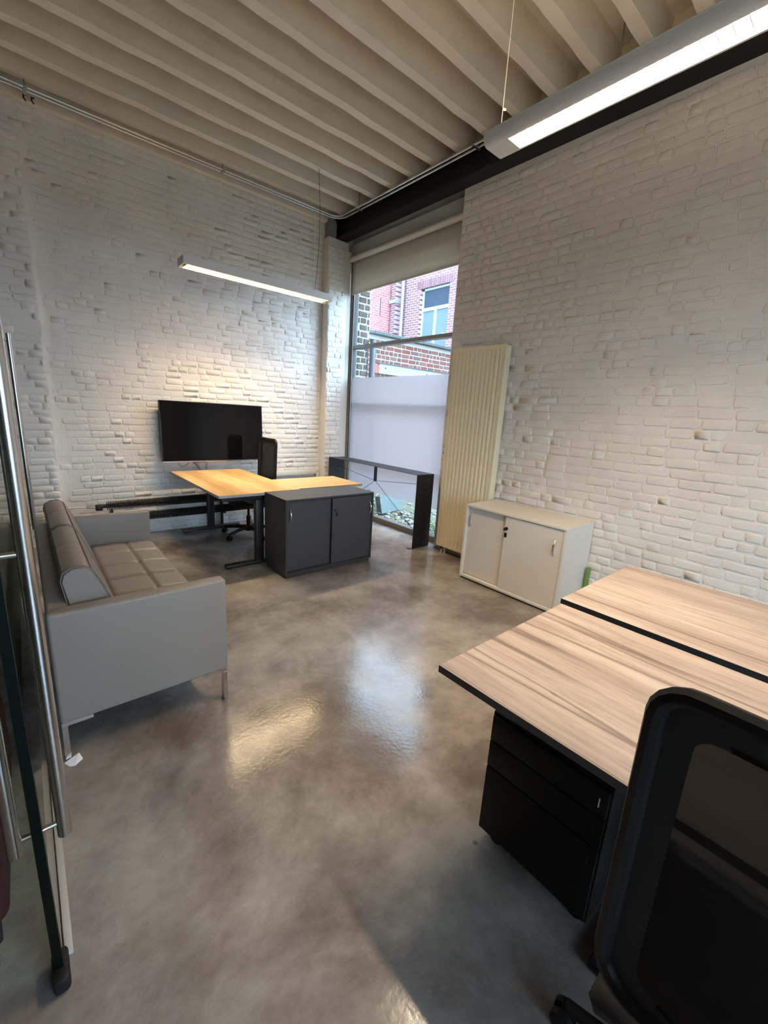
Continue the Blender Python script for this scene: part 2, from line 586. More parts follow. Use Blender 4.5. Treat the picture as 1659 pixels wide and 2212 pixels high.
def box(name, x0, x1, y0, y1, z0, z1, mat, parent=None, bev=0.0, seg=2, kind=None, label=None, cat=None, smooth=None):
    return MB().box(x0, x1, y0, y1, z0, z1, bev, seg).build(name, mat, parent, smooth=(bev > 0 if smooth is None else smooth), kind=kind, label=label, cat=cat)


def arc(cx, cy, r, a0, a1, n=6):
    return [(cx+r*math.cos(a0+(a1-a0)*i/n), cy+r*math.sin(a0+(a1-a0)*i/n)) for i in range(n+1)]


def rrect(x0, x1, y0, y1, r, n=4):
    return (arc(x1-r, y1-r, r, 0, PI/2, n) + arc(x0+r, y1-r, r, PI/2, PI, n)
            + arc(x0+r, y0+r, r, PI, 1.5*PI, n) + arc(x1-r, y0+r, r, 1.5*PI, 2*PI, n))


def project(p):
    d = Vector(p) - Vector((0, 0, CAM_H))
    z = d.dot(CAM_F)
    if z <= 0.05:
        return None
    return 829.5 + F_PX*d.dot(CAM_R)/z, 1106 - F_PX*d.dot(CAM_U)/z, z


# one brick face, unit size, with worn corners
def brick_shape(rng, sharp=False):
    def ring(inu, inv, cu, cv, z):
        u, v = 0.5-inu, 0.5-inv
        j = (lambda a: rng.uniform(-a, a)) if not sharp else (lambda a: rng.uniform(-a, a)*0.4)
        P = [(-u+cu, -v), (u-cu, -v), (u, -v+cv), (u, v-cv), (u-cu, v), (-u+cu, v), (-u, v-cv), (-u, -v+cv)]
        return [(a+j(0.026), b+j(0.085), z*(1+j(0.09))) for a, b in P]
    if sharp:
        return ring(0, 0, 0.03, 0.09, 0) + ring(0, 0, 0.03, 0.09, 0.7) + ring(0.02, 0.06, 0.03, 0.09, 1.0)
    return ring(0, 0, 0.05, 0.2, 0) + ring(0.012, 0.045, 0.05, 0.2, 0.7) + ring(0.04, 0.13, 0.05, 0.18, 1.0)


BF = [[i, (i+1) % 8, 8+(i+1) % 8, 8+i] for i in range(8)] + [[8+i, 8+(i+1) % 8, 16+(i+1) % 8, 16+i] for i in range(8)] + [list(range(16, 24))]


def brick_wall(parent, org, u, n, W, Z0, Z1, course, joint, lens, thick, mat, seed, n_ind, holes=(), sharp=False, sag=0.0):
    """lay bricks on a wall face: the ones that show largest become objects, the rest one joined part"""
    rng = random.Random(seed)
    org, u, n = Vector(org), Vector(u).normalized(), Vector(n).normalized()
    zax = Vector((0, 0, 1))
    shapes = [brick_shape(rng, sharp) for _ in range(10)]
    L = []
    z = Z0
    row = 0
    while z + course*0.55 < Z1:
        h = min(course, Z1-z) - joint
        a = -rng.uniform(0, lens[0])
        while a < W:
            ln = rng.choice(lens)*rng.uniform(0.9, 1.1)
            a0, a1 = max(a, 0), min(a+ln, W)
            if a1-a0 > 0.035:
                zc = z + joint/2 + h/2 + sag*math.sin(a0*2.3+row*0.5) + rng.uniform(-0.15, 0.15)*joint
                ok = True
                for (hu0, hu1, hz0, hz1) in holes:
                    if a1 > hu0 and a0 < hu1 and zc+h/2 > hz0 and zc-h/2 < hz1:
                        ok = False
                if ok:
                    c = org + u*((a0+a1)/2) + zax*zc
                    pj = project(c)
                    sco = -1.0
                    if pj and -20 < pj[0] < 1680 and -20 < pj[1] < 2230:
                        cs = abs(n.dot((c-Vector((0, 0, CAM_H))).normalized()))
                        sco = cs*(a1-a0)*h/pj[2]**2
                    L.append((sco, c, a1-a0-joint, h, rng.randrange(10), (rng.uniform(0.6, 1.25) if sharp or rng.random() < 0.7 else rng.uniform(0.15, 0.5))*thick, rng.uniform(-0.03, 0.03)))
            a += ln
        z += course
        row += 1
    L.sort(key=lambda t: -t[0])
    meshes = {}
    po = ORIG.get(parent.name, Vector())
    rest_v, rest_f = [], []
    for i, (sco, c, ln, h, k, t, tilt) in enumerate(L):
        if i < n_ind and sco > 0:
            if k not in meshes:
                me = bpy.data.meshes.new('brick')
                me.from_pydata(shapes[k], [], BF)
                me.materials.append(MATS[mat])
                me.polygons.foreach_set('use_smooth', [not sharp]*len(me.polygons))
                me.update()
                meshes[k] = me
            o = bpy.data.objects.new('brick', meshes[k])
            col.objects.link(o)
            o.parent = parent
            up = (zax + u*tilt).normalized()
            uu = up.cross(n).normalized()
            if uu.dot(u) < 0:
                uu = -uu
            M3 = Matrix((uu*ln, up*h, n*t)).transposed()
            o.matrix_local = Matrix.Translation(c-po) @ M3.to_4x4()
        else:
            b = len(rest_v)
            rest_v += [tuple(c - po + u*(p[0]*ln) + (zax+u*tilt)*(p[1]*h) + n*(p[2]*t)) for p in shapes[k]]
            rest_f += [[b+q for q in f] for f in BF]
    if rest_v:
        me = bpy.data.meshes.new('brickwork')
        me.from_pydata(rest_v, [], rest_f)
        me.materials.append(MATS[mat])
        me.polygons.foreach_set('use_smooth', [not sharp]*len(me.polygons))
        me.update()
        bm = bmesh.new()
        bm.from_mesh(me)
        bmesh.ops.recalc_face_normals(bm, faces=bm.faces)
        bm.to_mesh(me)
        bm.free()
        o = bpy.data.objects.new('brickwork', me)
        col.objects.link(o)
        o.parent = parent
        o['kind'] = 'stuff'
    for me in meshes.values():
        bm = bmesh.new()
        bm.from_mesh(me)
        bmesh.ops.recalc_face_normals(bm, faces=bm.faces)
        bm.to_mesh(me)
        bm.free()


# ------------------------------------------------------------------ dimensions of the room
XR, YB, YF, XG = 3.69, 5.45, -2.6, -0.068     # right wall, back wall, rear wall, glass partition
ZJ, ZS = 4.055, 4.30                          # joist underside, ceiling slab
XC = -2.0                                     # far side of the corridor
WY0, WY1, WX = 3.268, 5.30, 3.80               # window opening, plane of the window frame

# ------------------------------------------------------------------ floor, ceiling
flo = MB().box(XC-0.2, XR+0.25, YF-0.2, YB+0.2, -0.15, 0.0).build('floor', 'polished_concrete', kind='structure')
CRACK = [(0.756, 2.025), (0.84, 2.011), (0.924, 1.99), (1.035, 1.989), (1.153, 1.989), (1.217, 2.006), (1.34, 2.066), (1.501, 2.099), (1.635, 2.147),
         (1.693, 2.191), (1.787, 2.232), (1.971, 2.2), (2.077, 2.205), (2.21, 2.259), (2.288, 2.272), (2.539, 2.241), (2.661, 2.305)]
rc = random.Random(2)
fine = [CRACK[0]]
for (xa, ya), (xb, yb) in zip(CRACK, CRACK[1:]):
    for t in (0.25, 0.5, 0.75, 1.0):
        j = 0.0 if t == 1.0 else 0.006
        fine.append((xa+(xb-xa)*t+rc.uniform(-j, j), ya+(yb-ya)*t+rc.uniform(-j, j)))
m = MB()
V = []
for i, (x, y) in enumerate(fine):
    h = rc.uniform(0.0003, 0.0011)
    V.append((m.bm.verts.new((x, y-h, 0.0004)), m.bm.verts.new((x, y+h, 0.0004))))
for a, b in zip(V, V[1:]):
    m.bm.faces.new((a[0], b[0], b[1], a[1]))
m.build('hairline_crack', 'crack_dark', flo)
ceil = MB().box(XC-0.2, XR+0.4, YF-0.2, YB+0.3, ZS, ZS+0.15).build('ceiling', 'ceiling_paint', kind='structure')
rngj = random.Random(4)


def joist(yf, wid=0.085):
    """painted timber joist with slightly wavering edges"""
    m = MB()
    n = 26
    x0, x1 = XC, XR+0.05
    pr = []
    for i in range(n+1):
        x = x0+(x1-x0)*i/n
        d = [rngj.uniform(-0.005, 0.005) for _ in range(3)]
        pr.append([m.bm.verts.new((x, yf+d[0], ZJ+d[2]+0.004)), m.bm.verts.new((x, yf-wid+d[1], ZJ+d[2]+0.004)),
                   m.bm.verts.new((x, yf-wid-0.004, ZS+0.01)), m.bm.verts.new((x, yf+0.004, ZS+0.01))])
    for i in range(n):
        for k in range(4):
            m.bm.faces.new((pr[i][k], pr[i][(k+1) % 4], pr[i+1][(k+1) % 4], pr[i+1][k]))
    m.bm.faces.new(pr[0])
    m.bm.faces.new(pr[-1])
    m.build('joist', 'ceiling_paint', ceil)


yj = 5.232
while yj > YF+0.1:
    joist(yj)
    yj -= 0.3287
box('wall_plate', XC, 3.40, 5.375, YB+0.02, 3.99, ZS+0.01, 'ceiling_paint', ceil)

# ------------------------------------------------------------------ walls
wb = MB().box(XC-0.2, XR+0.4, YB, YB+0.25, 0, ZS).build('wall_back', 'wall_paint', kind='structure')
brick_wall(wb, (-1.2, YB, 0), (1, 0, 0), (0, -1, 0), 4.58, 0.02, 3.99, 0.0685, 0.011, (0.20, 0.21, 0.19, 0.105), 0.006, 'wall_paint', 11, 300, sag=0.003,
           holes=[(0.75, 1.45, 0, 3.77)])
# shallow pier at the left end of the back wall, pillar carrying the beam at the right end
pl = thing('pilaster', (-0.1, YB, 0), 'white painted brick pier on the back wall behind the glass partition', 'pillar')
box('pier_core', -0.45, 0.245, 5.392, YB-0.002, 0, 3.76, 'wall_paint', pl)
brick_wall(pl, (-0.45, 5.392, 0), (1, 0, 0), (0, -1, 0), 0.695, 0.02, 3.75, 0.0685, 0.011, (0.20, 0.21, 0.105), 0.009, 'wall_paint', 12, 60)
pr_ = thing('pillar', (3.5, 5.38, 0), 'white painted brick pillar carrying the end of the black beam', 'pillar')
MB().box(3.385, 3.655, 5.305, YB-0.002, 0, 3.70, 0.012).build('pillar_core', 'wall_paint', pr_)
MB().box(3.385, 3.72, 5.32, YB-0.002, 3.70, 3.806, 0.012).build('capstone', 'plaster', pr_)
MB().box(3.655, 3.775, 5.315, YB-0.002, 0, 3.70, 0.006).build('plaster_reveal', 'plaster', pr_)
brick_wall(pr_, (3.39, 5.305, 0), (1, 0, 0), (0, -1, 0), 0.26, 0.02, 3.69, 0.0685, 0.012, (0.13, 0.20, 0.10), 0.010, 'wall_paint', 13, 110)

wr = MB().box(XR, XR+0.35, YF, WY0, 0, 3.81).box(XR+0.19, XR+0.35, YF, YB+0.2, 3.81, ZS).build('wall_right', 'wall_paint', kind='structure')
brick_wall(wr, (XR, YF, 0), (0, 1, 0), (-1, 0, 0), WY0-YF, 0.02, 3.80, 0.0735, 0.012, (0.20, 0.215, 0.19, 0.10, 0.115), 0.007, 'wall_paint', 21, 300, sag=0.004,
           holes=[])
# masonry between the joist ends above the beam
for k in range(24):
    y1 = 5.232 - 0.085 - 0.3287*k
    y0 = y1 - 0.3287 + 0.085
    if y0 < YF:
        break
    rq = random.Random(50+k)
    g = [[rq.uniform(-0.014, 0.014) for _ in range(8)] for _ in range(8)]
    MB().grid(lambda a, b: (XR+0.014+g[int(a*7+.5)][int(b*7+.5)], y0-0.004+(y1-y0+0.008)*a, ZJ-0.02+(ZS-ZJ+0.02)*b), 7, 7).build('beam_filling', 'ceiling_paint', wr, smooth=True)
# lintel wall over the window, set back behind the roller blind
MB().box(XR+0.13, XR+0.35, WY0-0.02, YB+0.2, 3.45, 3.82).build('window_header', 'plaster', wr)
MB().box(WX+0.02, XR+0.35, WY1+0.02, YB+0.2, 0, 3.45).build('window_reveal', 'plaster', wr)
MB().box(XC-0.2, XR+0.4, YF-0.2, YF, 0, 0.1).box(XC-0.2, XR+0.4, YF-0.2, YF, 2.65, ZS).box(XC-0.2, -0.05, YF-0.2, YF, 0.1, 2.65)\
    .box(2.0, XR+0.4, YF-0.2, YF, 0.1, 2.65).build('wall_rear', 'plaster', kind='structure')
w3 = thing('window_2', (1.2, YF, 0.4), kind='structure')
m = MB().box(-0.05, 2.0, YF-0.12, YF-0.06, 0.1, 0.16).box(-0.05, 2.0, YF-0.12, YF-0.06, 2.59, 2.65)
for xx in (-0.05, 0.945, 1.94):
    m.box(xx, xx+0.06, YF-0.12, YF-0.06, 0.16, 2.59)
m.build('window_frame', 'window_alu', w3)
for xx in (0.01, 1.005):
    box('pane', xx, xx+0.935, YF-0.095, YF-0.088, 0.16, 2.59, 'clear_glass', w3)
MB().box(XC-0.2, XC, YF, YB, 0, ZS).build('wall_corridor', 'corridor_dim', kind='structure')

# ------------------------------------------------------------------ steel beam and conduits
bm_ = thing('steel_beam', (3.6, 3.0, 3.81), 'black painted steel beam under the joist ends above the window', 'beam')
box('lower_flange', 3.515, XR+0.005, YF+0.01, 5.44, 3.81, 3.828, 'black_paint', bm_)
box('upper_flange', 3.515, XR+0.0, YF+0.01, 5.44, 4.034, 4.052, 'black_paint', bm_)
box('web', 3.585, 3.612, YF+0.01, 5.44, 3.828, 4.034, 'black_paint', bm_)
box('bearing_plate', 3.40, 3.51, 5.335, 5.44, 3.81, 4.02, 'lead_grey', bm_)

cn = thing('electrical_conduit', (3.4, 5.1, 3.99), 'pair of shiny metal conduits bent around the ceiling corner', 'conduit')
for off, rb in ((0.0, 0.12), (0.055, 0.175)):
    xa, ya = 3.445+off, 5.185+off
    bend = [(xa-rb+rb*math.sin(t), ya-rb+rb*math.cos(t), 3.995) for t in [PI/2*i/8 for i in range(9)]]
    MB().tube([(XC+0.1, ya, 3.995)] + bend + [(xa, YF+0.1, 3.995)], 0.0125, 10).build('pipe', 'galvanised', cn, smooth=True)
for (x, y) in ((0.32, 5.212), (1.95, 5.212), (3.47, 4.78), (3.47, 2.98), (3.47, 1.75), (3.47, 0.2)):
    MB().tube([(x, y, 3.985), (x, y, ZS)], 0.006, 8).build('hanger_rod', 'lead_grey', cn)
    if y > 5.2:
        box('pipe_clamp', x-0.012, x+0.012, y-0.055, y+0.055, 3.975, 3.985, 'galvanised', cn)
    else:
        box('pipe_clamp', x-0.055, x+0.055, y-0.012, y+0.012, 3.975, 3.985, 'galvanised', cn)

for x in (0.318, 0.373):
    MB().tube([(x+0.012, 5.368, 4.022), (x-0.004, 5.35, 4.015), (x-0.006, 5.35, 3.99), (x+0.008, 5.366, 3.98)], 0.006, 8).build('saddle_clip', 'black_metal', cn, smooth=True)

# ------------------------------------------------------------------ window, blind
w1 = thing('window_1', (WX, 4.3, 0), kind='structure')
for nm, a in (('sill_rail', (WX, WX+0.10, WY0, WY1, 0.0, 0.075)), ('left_stile', (WX, WX+0.07, WY1-0.022, WY1, 0.075, 3.48)),
              ('right_stile', (WX, WX+0.09, WY0, WY0+0.04, 0.075, 3.48)), ('head_rail', (WX, WX+0.09, WY0, WY1, 3.42, 3.48)),
              ('transom', (WX, WX+0.09, WY0+0.04, WY1-0.05, 2.435, 2.48)), ('transom', (WX+0.065, WX+0.10, WY0+0.04, WY1-0.05, 1.635, 1.685)),
              ('transom', (WX+0.065, WX+0.10, WY0+0.04, WY1-0.05, 0.80, 0.845))):
    box(nm, *a, {'sill_rail': 'window_sill_alu', 'left_stile': 'black_metal'}.get(nm, 'window_alu'), w1, bev=0.003, seg=1, smooth=False)
MB().tube([(WX+0.004, WY1-0.030, 0.1), (WX+0.004, WY1-0.030, 3.40)], 0.006, 8).build('guide_wire', 'chrome', w1)
for z0, z1 in ((2.48, 3.42), (1.685, 2.435), (0.845, 1.635), (0.075, 0.80)):
    box('pane', WX+0.055, WX+0.063, WY0+0.04, WY1-0.05, z0, z1, 'clear_glass', w1)
MB().grid(lambda a, b: (WX+0.012, WY0+0.04+(WY1-WY0-0.09)*a, 0.425+(2.03-0.425)*b), 2, 2).build('frosted_film', 'frosted_film', w1)

bl = thing('roller_blind', (3.74, 4.3, 3.1), 'beige roller blind pulled part way down over the tall window', 'blind')
MB().tube([(3.745, WY0+0.01, 3.60), (3.745, 5.29, 3.60)], 0.036, 20).build('roller', 'blind_tube', bl, smooth=True)
MB().grid(lambda a, b: (3.772 + 0.004*math.sin(a*7)*(1-b), WY0+0.015+(5.285-WY0-0.015)*a, 3.165+(3.60-3.165)*b), 24, 4).build('blind_cloth', 'blind_fabric', bl, smooth=True, solid=0.002)
box('bottom_bar', 3.764, 3.780, WY0+0.015, 5.285, 3.150, 3.170, 'blind_tube', bl, bev=0.003)
MB().tube([(3.735, 5.298, 3.58), (3.735, 5.298, 0.85)], 0.003, 6).build('bead_chain', 'white_plastic', bl)

# ------------------------------------------------------------------ glass partition with two doors
d1 = thing('door_1', (XG, 1.13, 0), kind='structure')
box('pane', XG-0.005, XG+0.005, 1.135, 2.62, 0.03, 3.2, 'door_glass', d1)
box('edge_seal', XG-0.016, XG+0.004, 1.118, 1.135, 0.03, 3.2, 'glass_edge', d1)
MB().box(XG-0.022, XG+0.016, 1.085, 1.175, 0.004, 0.055, 0.01).build('bottom_patch', 'black_plastic', d1, smooth=True)
box('floor_strip', XG+0.006, XG+0.026, 1.175, 2.30, 0.0005, 0.016, 'door_seal', d1, bev=0.003)


def bar_handle(par, x, y, xg):
    h = MB().tube([(x, y, 0.39), (x, y, 1.985)], 0.0165, 20).build('handle_bar', 'brushed_steel', par, smooth=True)
    for z in (0.43, 1.185, 1.94):
        MB().tube([(x, y, z), (xg-0.004, y, z)], 0.0075, 12).build('standoff', 'brushed_steel', h, smooth=True)


bar_handle(d1, -0.0235, 1.205, XG)
o2 = MB().tube([(-0.125, 1.205, 0.39), (-0.125, 1.205, 1.985)], 0.0165, 16).build('handle_bar', 'brushed_steel', d1, smooth=True)
for z in (0.43, 1.185, 1.94):
    MB().tube([(-0.125, 1.205, z), (XG-0.005, 1.205, z)], 0.0075, 12).build('standoff', 'brushed_steel', o2, smooth=True)
d2 = thing('door_2', (XG, 4.0, 0), kind='structure')
box('pane', XG-0.005, XG+0.005, 2.63, 5.385, 0.03, 3.2, 'door_glass', d2)
bar_handle(d2, 0.0, 4.60, XG)
box('trim_1', XG-0.03, XG+0.03, YF, 5.385, 3.2, 3.28, 'black_paint', kind='structure')
MB().box(XG-0.06, XG+0.06, YF, -0.45, 0, ZS).box(XG-0.05, XG+0.05, -0.45, 5.385, 3.28, ZS).build('wall_left', 'plaster', kind='structure')

# ------------------------------------------------------------------ hanging lamps


def add_area(name, parent, loc, sx, sy, watts, colr, spread, rotz=0.0):
    ld = bpy.data.lights.new(name, 'AREA')
    ld.shape = 'RECTANGLE'
    ld.size, ld.size_y = sx, sy
    ld.energy = watts
    ld.color = colr
    ld.spread = R(spread)
    o = bpy.data.objects.new(name, ld)
    col.objects.link(o)
    o.parent = parent
    o.location = Vector(loc) - ORIG[parent.name]
    o.rotation_euler = (0, 0, rotz)
    return o


# lamp over the two near desks, long side along the right wall
LX, LY0, LY1, LZ = 1.947, 0.03, 1.56, 2.84
l1 = thing('pendant_lamp', (LX, (LY0+LY1)/2, LZ), 'long rounded office pendant lamp glaring white above the pale desks', 'lamp')
half, LH, RC, SW = 0.085, 0.052, 0.034, 0.051
prof = [(LX-half, LZ+LH)] + [(LX-half+RC-RC*math.cos(t), LZ+RC-RC*math.sin(t)) for t in [PI/2*i/6 for i in range(7)]] + \
    [(LX-SW, LZ), (LX-SW, LZ+0.045), (LX+SW, LZ+0.045), (LX+SW, LZ)] + \
    [(LX+half-RC+RC*math.sin(t), LZ+RC-RC*math.cos(t)) for t in [PI/2*i/6 for i in range(7)]] + [(LX+half, LZ+LH)]
MB().prism(prof, 1, LY0+0.05, LY1-0.12).build('housing', 'lamp_grey', l1)
sol = [(LX-half, LZ+LH)] + [(LX-half+RC-RC*math.cos(t), LZ+RC-RC*math.sin(t)) for t in [PI/2*i/6 for i in range(7)]] + \
    [(LX+half-RC+RC*math.sin(t), LZ+RC-RC*math.cos(t)) for t in [PI/2*i/6 for i in range(7)]] + [(LX+half, LZ+LH)]
for a, b in ((LY1-0.12, LY1), (LY0, LY0+0.05)):
    MB().prism(sol, 1, a, b).build('end_cap', 'lamp_white', l1)
box('top_cover', LX-half-0.003, LX+half+0.003, LY0, LY1, LZ+LH, LZ+LH+0.004, 'lamp_grey', l1)
for i in range(30):
    y = LY0+0.08+(LY1-LY0-0.24)*i/29
    box('louvre_blade', LX-SW+0.001, LX+SW-0.001, y-0.0012, y+0.0012, LZ+0.003, LZ+0.024, 'louvre_white', l1)
for y in (1.49, 0.20):
    MB().tube([(LX-0.05, y, LZ+LH), (LX-0.05, y, ZS)], 0.0022, 6).build('suspension_wire', 'louvre_white', l1)
    MB().tube([(LX-0.046, y, LZ+0.14), (LX-0.03, y, LZ+0.145)], 0.005, 8).build('wire_clip', 'louvre_white', l1)
MB().tube([(LX, LY0+0.07, LZ+0.038), (LX, LY1-0.13, LZ+0.038)], 0.006, 10).build('fluorescent_tube', 'white_plastic', l1, smooth=True)
add_area('lamp_light', l1, (LX, (LY0+LY1)/2-0.04, LZ+0.028), 0.096, LY1-LY0-0.22, LAMP_NEAR_W, (1.0, 0.78, 0.53), 134)
up = add_area('uplight', l1, (LX, (LY0+LY1)/2, LZ+LH+0.006), 0.10, LY1-LY0-0.2, LAMP_UP_W, (1.0, 0.78, 0.53), 160)
up.rotation_euler = (PI, 0, 0)

# lamp over the far desk, parallel to the back wall
MX0, MX1, MY0, MY1, MZ = 1.27, 2.87, 4.40, 4.585, 2.762
l2 = thing('pendant_lamp', ((MX0+MX1)/2, 4.49, MZ), 'white boxy louvred pendant lamp hanging in front of the back wall above the television', 'lamp')
prof = [(MY0, MZ+0.07), (MY0, MZ), (MY0+0.018, MZ), (MY0+0.018, MZ+0.055), (MY1-0.018, MZ+0.055), (MY1-0.018, MZ), (MY1, MZ), (MY1, MZ+0.07)]
MB().prism(prof, 0, MX0+0.012, MX1-0.012).build('housing', 'lamp_white', l2)
for a, b in ((MX0, MX0+0.012), (MX1-0.012, MX1)):
    box('end_cap', a, b, MY0, MY1, MZ, MZ+0.07, 'lamp_white', l2)
ym = (MY0+MY1)/2
box('centre_spine', MX0+0.012, MX1-0.012, ym-0.007, ym+0.007, MZ+0.002, MZ+0.032, 'louvre_gold', l2)
for i in range(28):
    x = MX0+0.04+(MX1-MX0-0.08)*i/27
    box('louvre_blade', x-0.001, x+0.001, MY0+0.019, MY1-0.019, MZ+0.003, MZ+0.030, 'louvre_gold', l2)
for x in (1.46, 2.68):
    MB().tube([(x, ym, MZ+0.07), (x, ym, ZS)], 0.0018, 6).build('suspension_wire', 'louvre_white', l2)
sag_c = [(2.70 + 0.05*math.sin(t*PI), ym+0.02, MZ+0.07+(ZS-MZ-0.07)*t) for t in [i/12 for i in range(13)]]
MB().tube(sag_c, 0.003, 6).build('power_cord', 'cable_grey', l2)
add_area('lamp_light', l2, ((MX0+MX1)/2, ym, MZ+0.038), MX1-MX0-0.1, 0.135, LAMP_FAR_W, (1.0, 0.76, 0.46), 138)

# ------------------------------------------------------------------ near desks
def near_desk(name, x0, x1, y0, y1, mat, label, post):
    t = thing(name, ((x0+x1)/2, (y0+y1)/2, 0), label, 'desk', group='pale oak desks side by side')
    box('desktop', x0+0.001, x1-0.001, y0+0.001, y1-0.001, 0.716, 0.7405, mat, t)
    MB().box(x0, x0+0.003, y0, y1, 0.7155, 0.740).box(x1-0.003, x1, y0, y1, 0.7155, 0.740).box(x0, x1, y0, y0+0.003, 0.7155, 0.740)\
        .box(x0, x1, y1-0.003, y1, 0.7155, 0.740).build('edge_band', 'dark_edge', t)
    xm = (x0+x1)/2
    for y in post:
        lg = box('leg', xm-0.04, xm+0.04, y-0.03, y+0.03, 0.03, 0.66, 'black_metal', t, bev=0.004)
        box('foot', x0+0.12, x1-0.10, y-0.035, y+0.035, 0.0, 0.03, 'black_metal', lg, bev=0.006)
        box('cross_bar', x0+0.08, x1-0.08, y-0.02, y+0.02, 0.66, 0.716, 'black_metal', lg)
    box('frame_rail', xm-0.025, xm+0.025, post[1], post[0], 0.60, 0.66, 'black_metal', t)
    return t


near_desk('desk', 0.974, 1.806, -0.81, 0.792, 'pale_oak', 'pale oak desk with dark edge and a black chair pulled up to it', (0.20, -0.70))
near_desk('desk', 1.862, 2.690, -0.78, 0.822, 'pale_oak_second', 'pale oak desk on the brick wall side, behind the dark gap', (0.18, -0.67))

pd = thing('drawer_pedestal', (1.42, 0.47, 0), 'black mobile drawer pedestal under the pale oak desk', 'drawer unit')
box('carcass', 1.15, 1.70, 0.272, 0.672, 0.062, 0.56, 'pedestal_black', pd, bev=0.004)
for z0, z1 in ((0.075, 0.345), (0.350, 0.45), (0.455, 0.55)):
    dr = box('drawer_front', 1.138, 1.150, 0.278, 0.666, z0, z1, 'pedestal_black', pd, bev=0.003)
    MB().tube([(1.134, 0.30, z1-0.03), (1.134, 0.30, z1-0.06)], 0.002, 6).build('pull_tab', 'satin_silver' if z1 > 0.5 else 'pedestal_black', dr)
for x in (1.20, 1.65):
    for y in (0.32, 0.62):
        MB().tube([(x-0.012, y, 0.027), (x+0.012, y, 0.027)], 0.026, 14).tube([(x, y, 0.03), (x, y, 0.063)], 0.008, 8).build('castor', 'black_plastic', pd, smooth=True)


# ------------------------------------------------------------------ office chairs
def office_chair(loc, rotz, label, spin=0.0, lift=0.0):
    t = thing('office_chair', loc, label, 'chair', rotz, group='black mesh office chairs', local=True)
    hub = MB().tube([(0, 0, 0.06), (0, 0, 0.13)], [0.045, 0.035], 14).build('base_hub', 'black_plastic', t, smooth=True)
    for k in range(5):
        a = 2*PI*k/5+spin
        c, s = math.cos(a), math.sin(a)
        MB().tube([(0.02*c, 0.02*s, 0.105), (0.16*c, 0.16*s, 0.095), (0.315*c, 0.315*s, 0.072)], [0.026, 0.022, 0.015], 8).build('base_arm', 'black_plastic', t, smooth=True)
        tx, ty = -s, c
        m = MB()
        for sg in (-1, 1):
            q = (0.315*c+tx*0.016*sg, 0.315*s+ty*0.016*sg)
            m.tube([(q[0]-tx*0.008, q[1]-ty*0.008, 0.029), (q[0]+tx*0.008, q[1]+ty*0.008, 0.029)], 0.029, 14)
        m.tube([(0.315*c, 0.315*s, 0.03), (0.315*c, 0.315*s, 0.08)], 0.009, 8)
        m.build('castor', 'black_plastic', t, smooth=True)
    MB().tube([(0, 0, 0.12), (0, 0, 0.24)], 0.028, 14).tube([(0, 0, 0.22), (0, 0, 0.40)], 0.015, 12).build('gas_lift', 'black_metal', t, smooth=True)
    MB().box(-0.16, 0.12, -0.07, 0.07, 0.375, 0.425, 0.012).build('tilt_mechanism', 'black_plastic', t, smooth=True)

    def seat(a, b):
        x, y = -0.23+0.47*a, -0.235+0.47*b
        e = max(abs(2*a-1), abs(2*b-1))
        return (x, y, 0.485 + lift - 0.028*e**6 - (0.03*max(0, a-0.75)*4*max(0, a-0.75)))
    MB().grid(seat, 16, 16).build('seat_pad', 'black_fabric', t, smooth=True, solid=0.055)
    # backrest: bowed frame with gauze, leaning back a little
    z0, z1, hw = 0.54, 1.165, 0.23

    def bk(y, z):
        f = (z-z0)/(z1-z0)
        return -0.232 - 0.022*f**1.4 - 0.02*(1-(y/hw)**2)
    out = rrect(-hw, hw, z0, z1, 0.055, 5)
    MB().tube([(bk(y, z), y, z) for y, z in out] + [(bk(*out[0]), *out[0])], 0.0155, 8).build('back_frame', 'black_plastic', t, smooth=True)
    bord = MB()
    inn = rrect(-hw+0.055, hw-0.055, z0+0.05, z1-0.055, 0.03, 5)
    A = [bord.bm.verts.new((bk(y, z)+0.002, y, z)) for y, z in out]
    B = [bord.bm.verts.new((bk(y, z)+0.004, y, z)) for y, z in inn]
    for i in range(len(out)):
        j = (i+1) % len(out)
        bord.bm.faces.new((A[i], A[j], B[j], B[i]))
    bord.build('back_border', 'black_fabric', t, smooth=True)
    MB().grid(lambda a, b: (bk((a-0.5)*2*(hw-0.045), z0+0.04+(z1-z0-0.085)*b)+0.005, (a-0.5)*2*(hw-0.045), z0+0.04+(z1-z0-0.085)*b), 10, 12).build('back_mesh', 'black_gauze', t, smooth=True)
    MB().tube([(-0.10, 0, 0.41), (-0.25, 0, 0.40), (-0.275, 0, 0.50), (-0.285, 0, 0.68)], [0.03, 0.03, 0.028, 0.022], 10).build('back_support', 'black_plastic', t, smooth=True)
    return t


office_chair((0.962, -0.092, 0), 0.0, 'black mesh office chair with its back turned, pushed under the pale oak desk', spin=PI/2+0.12)
office_chair((2.00, 4.79, 0), PI, 'black mesh office chair at the honey oak corner desk below the television', spin=0.42)

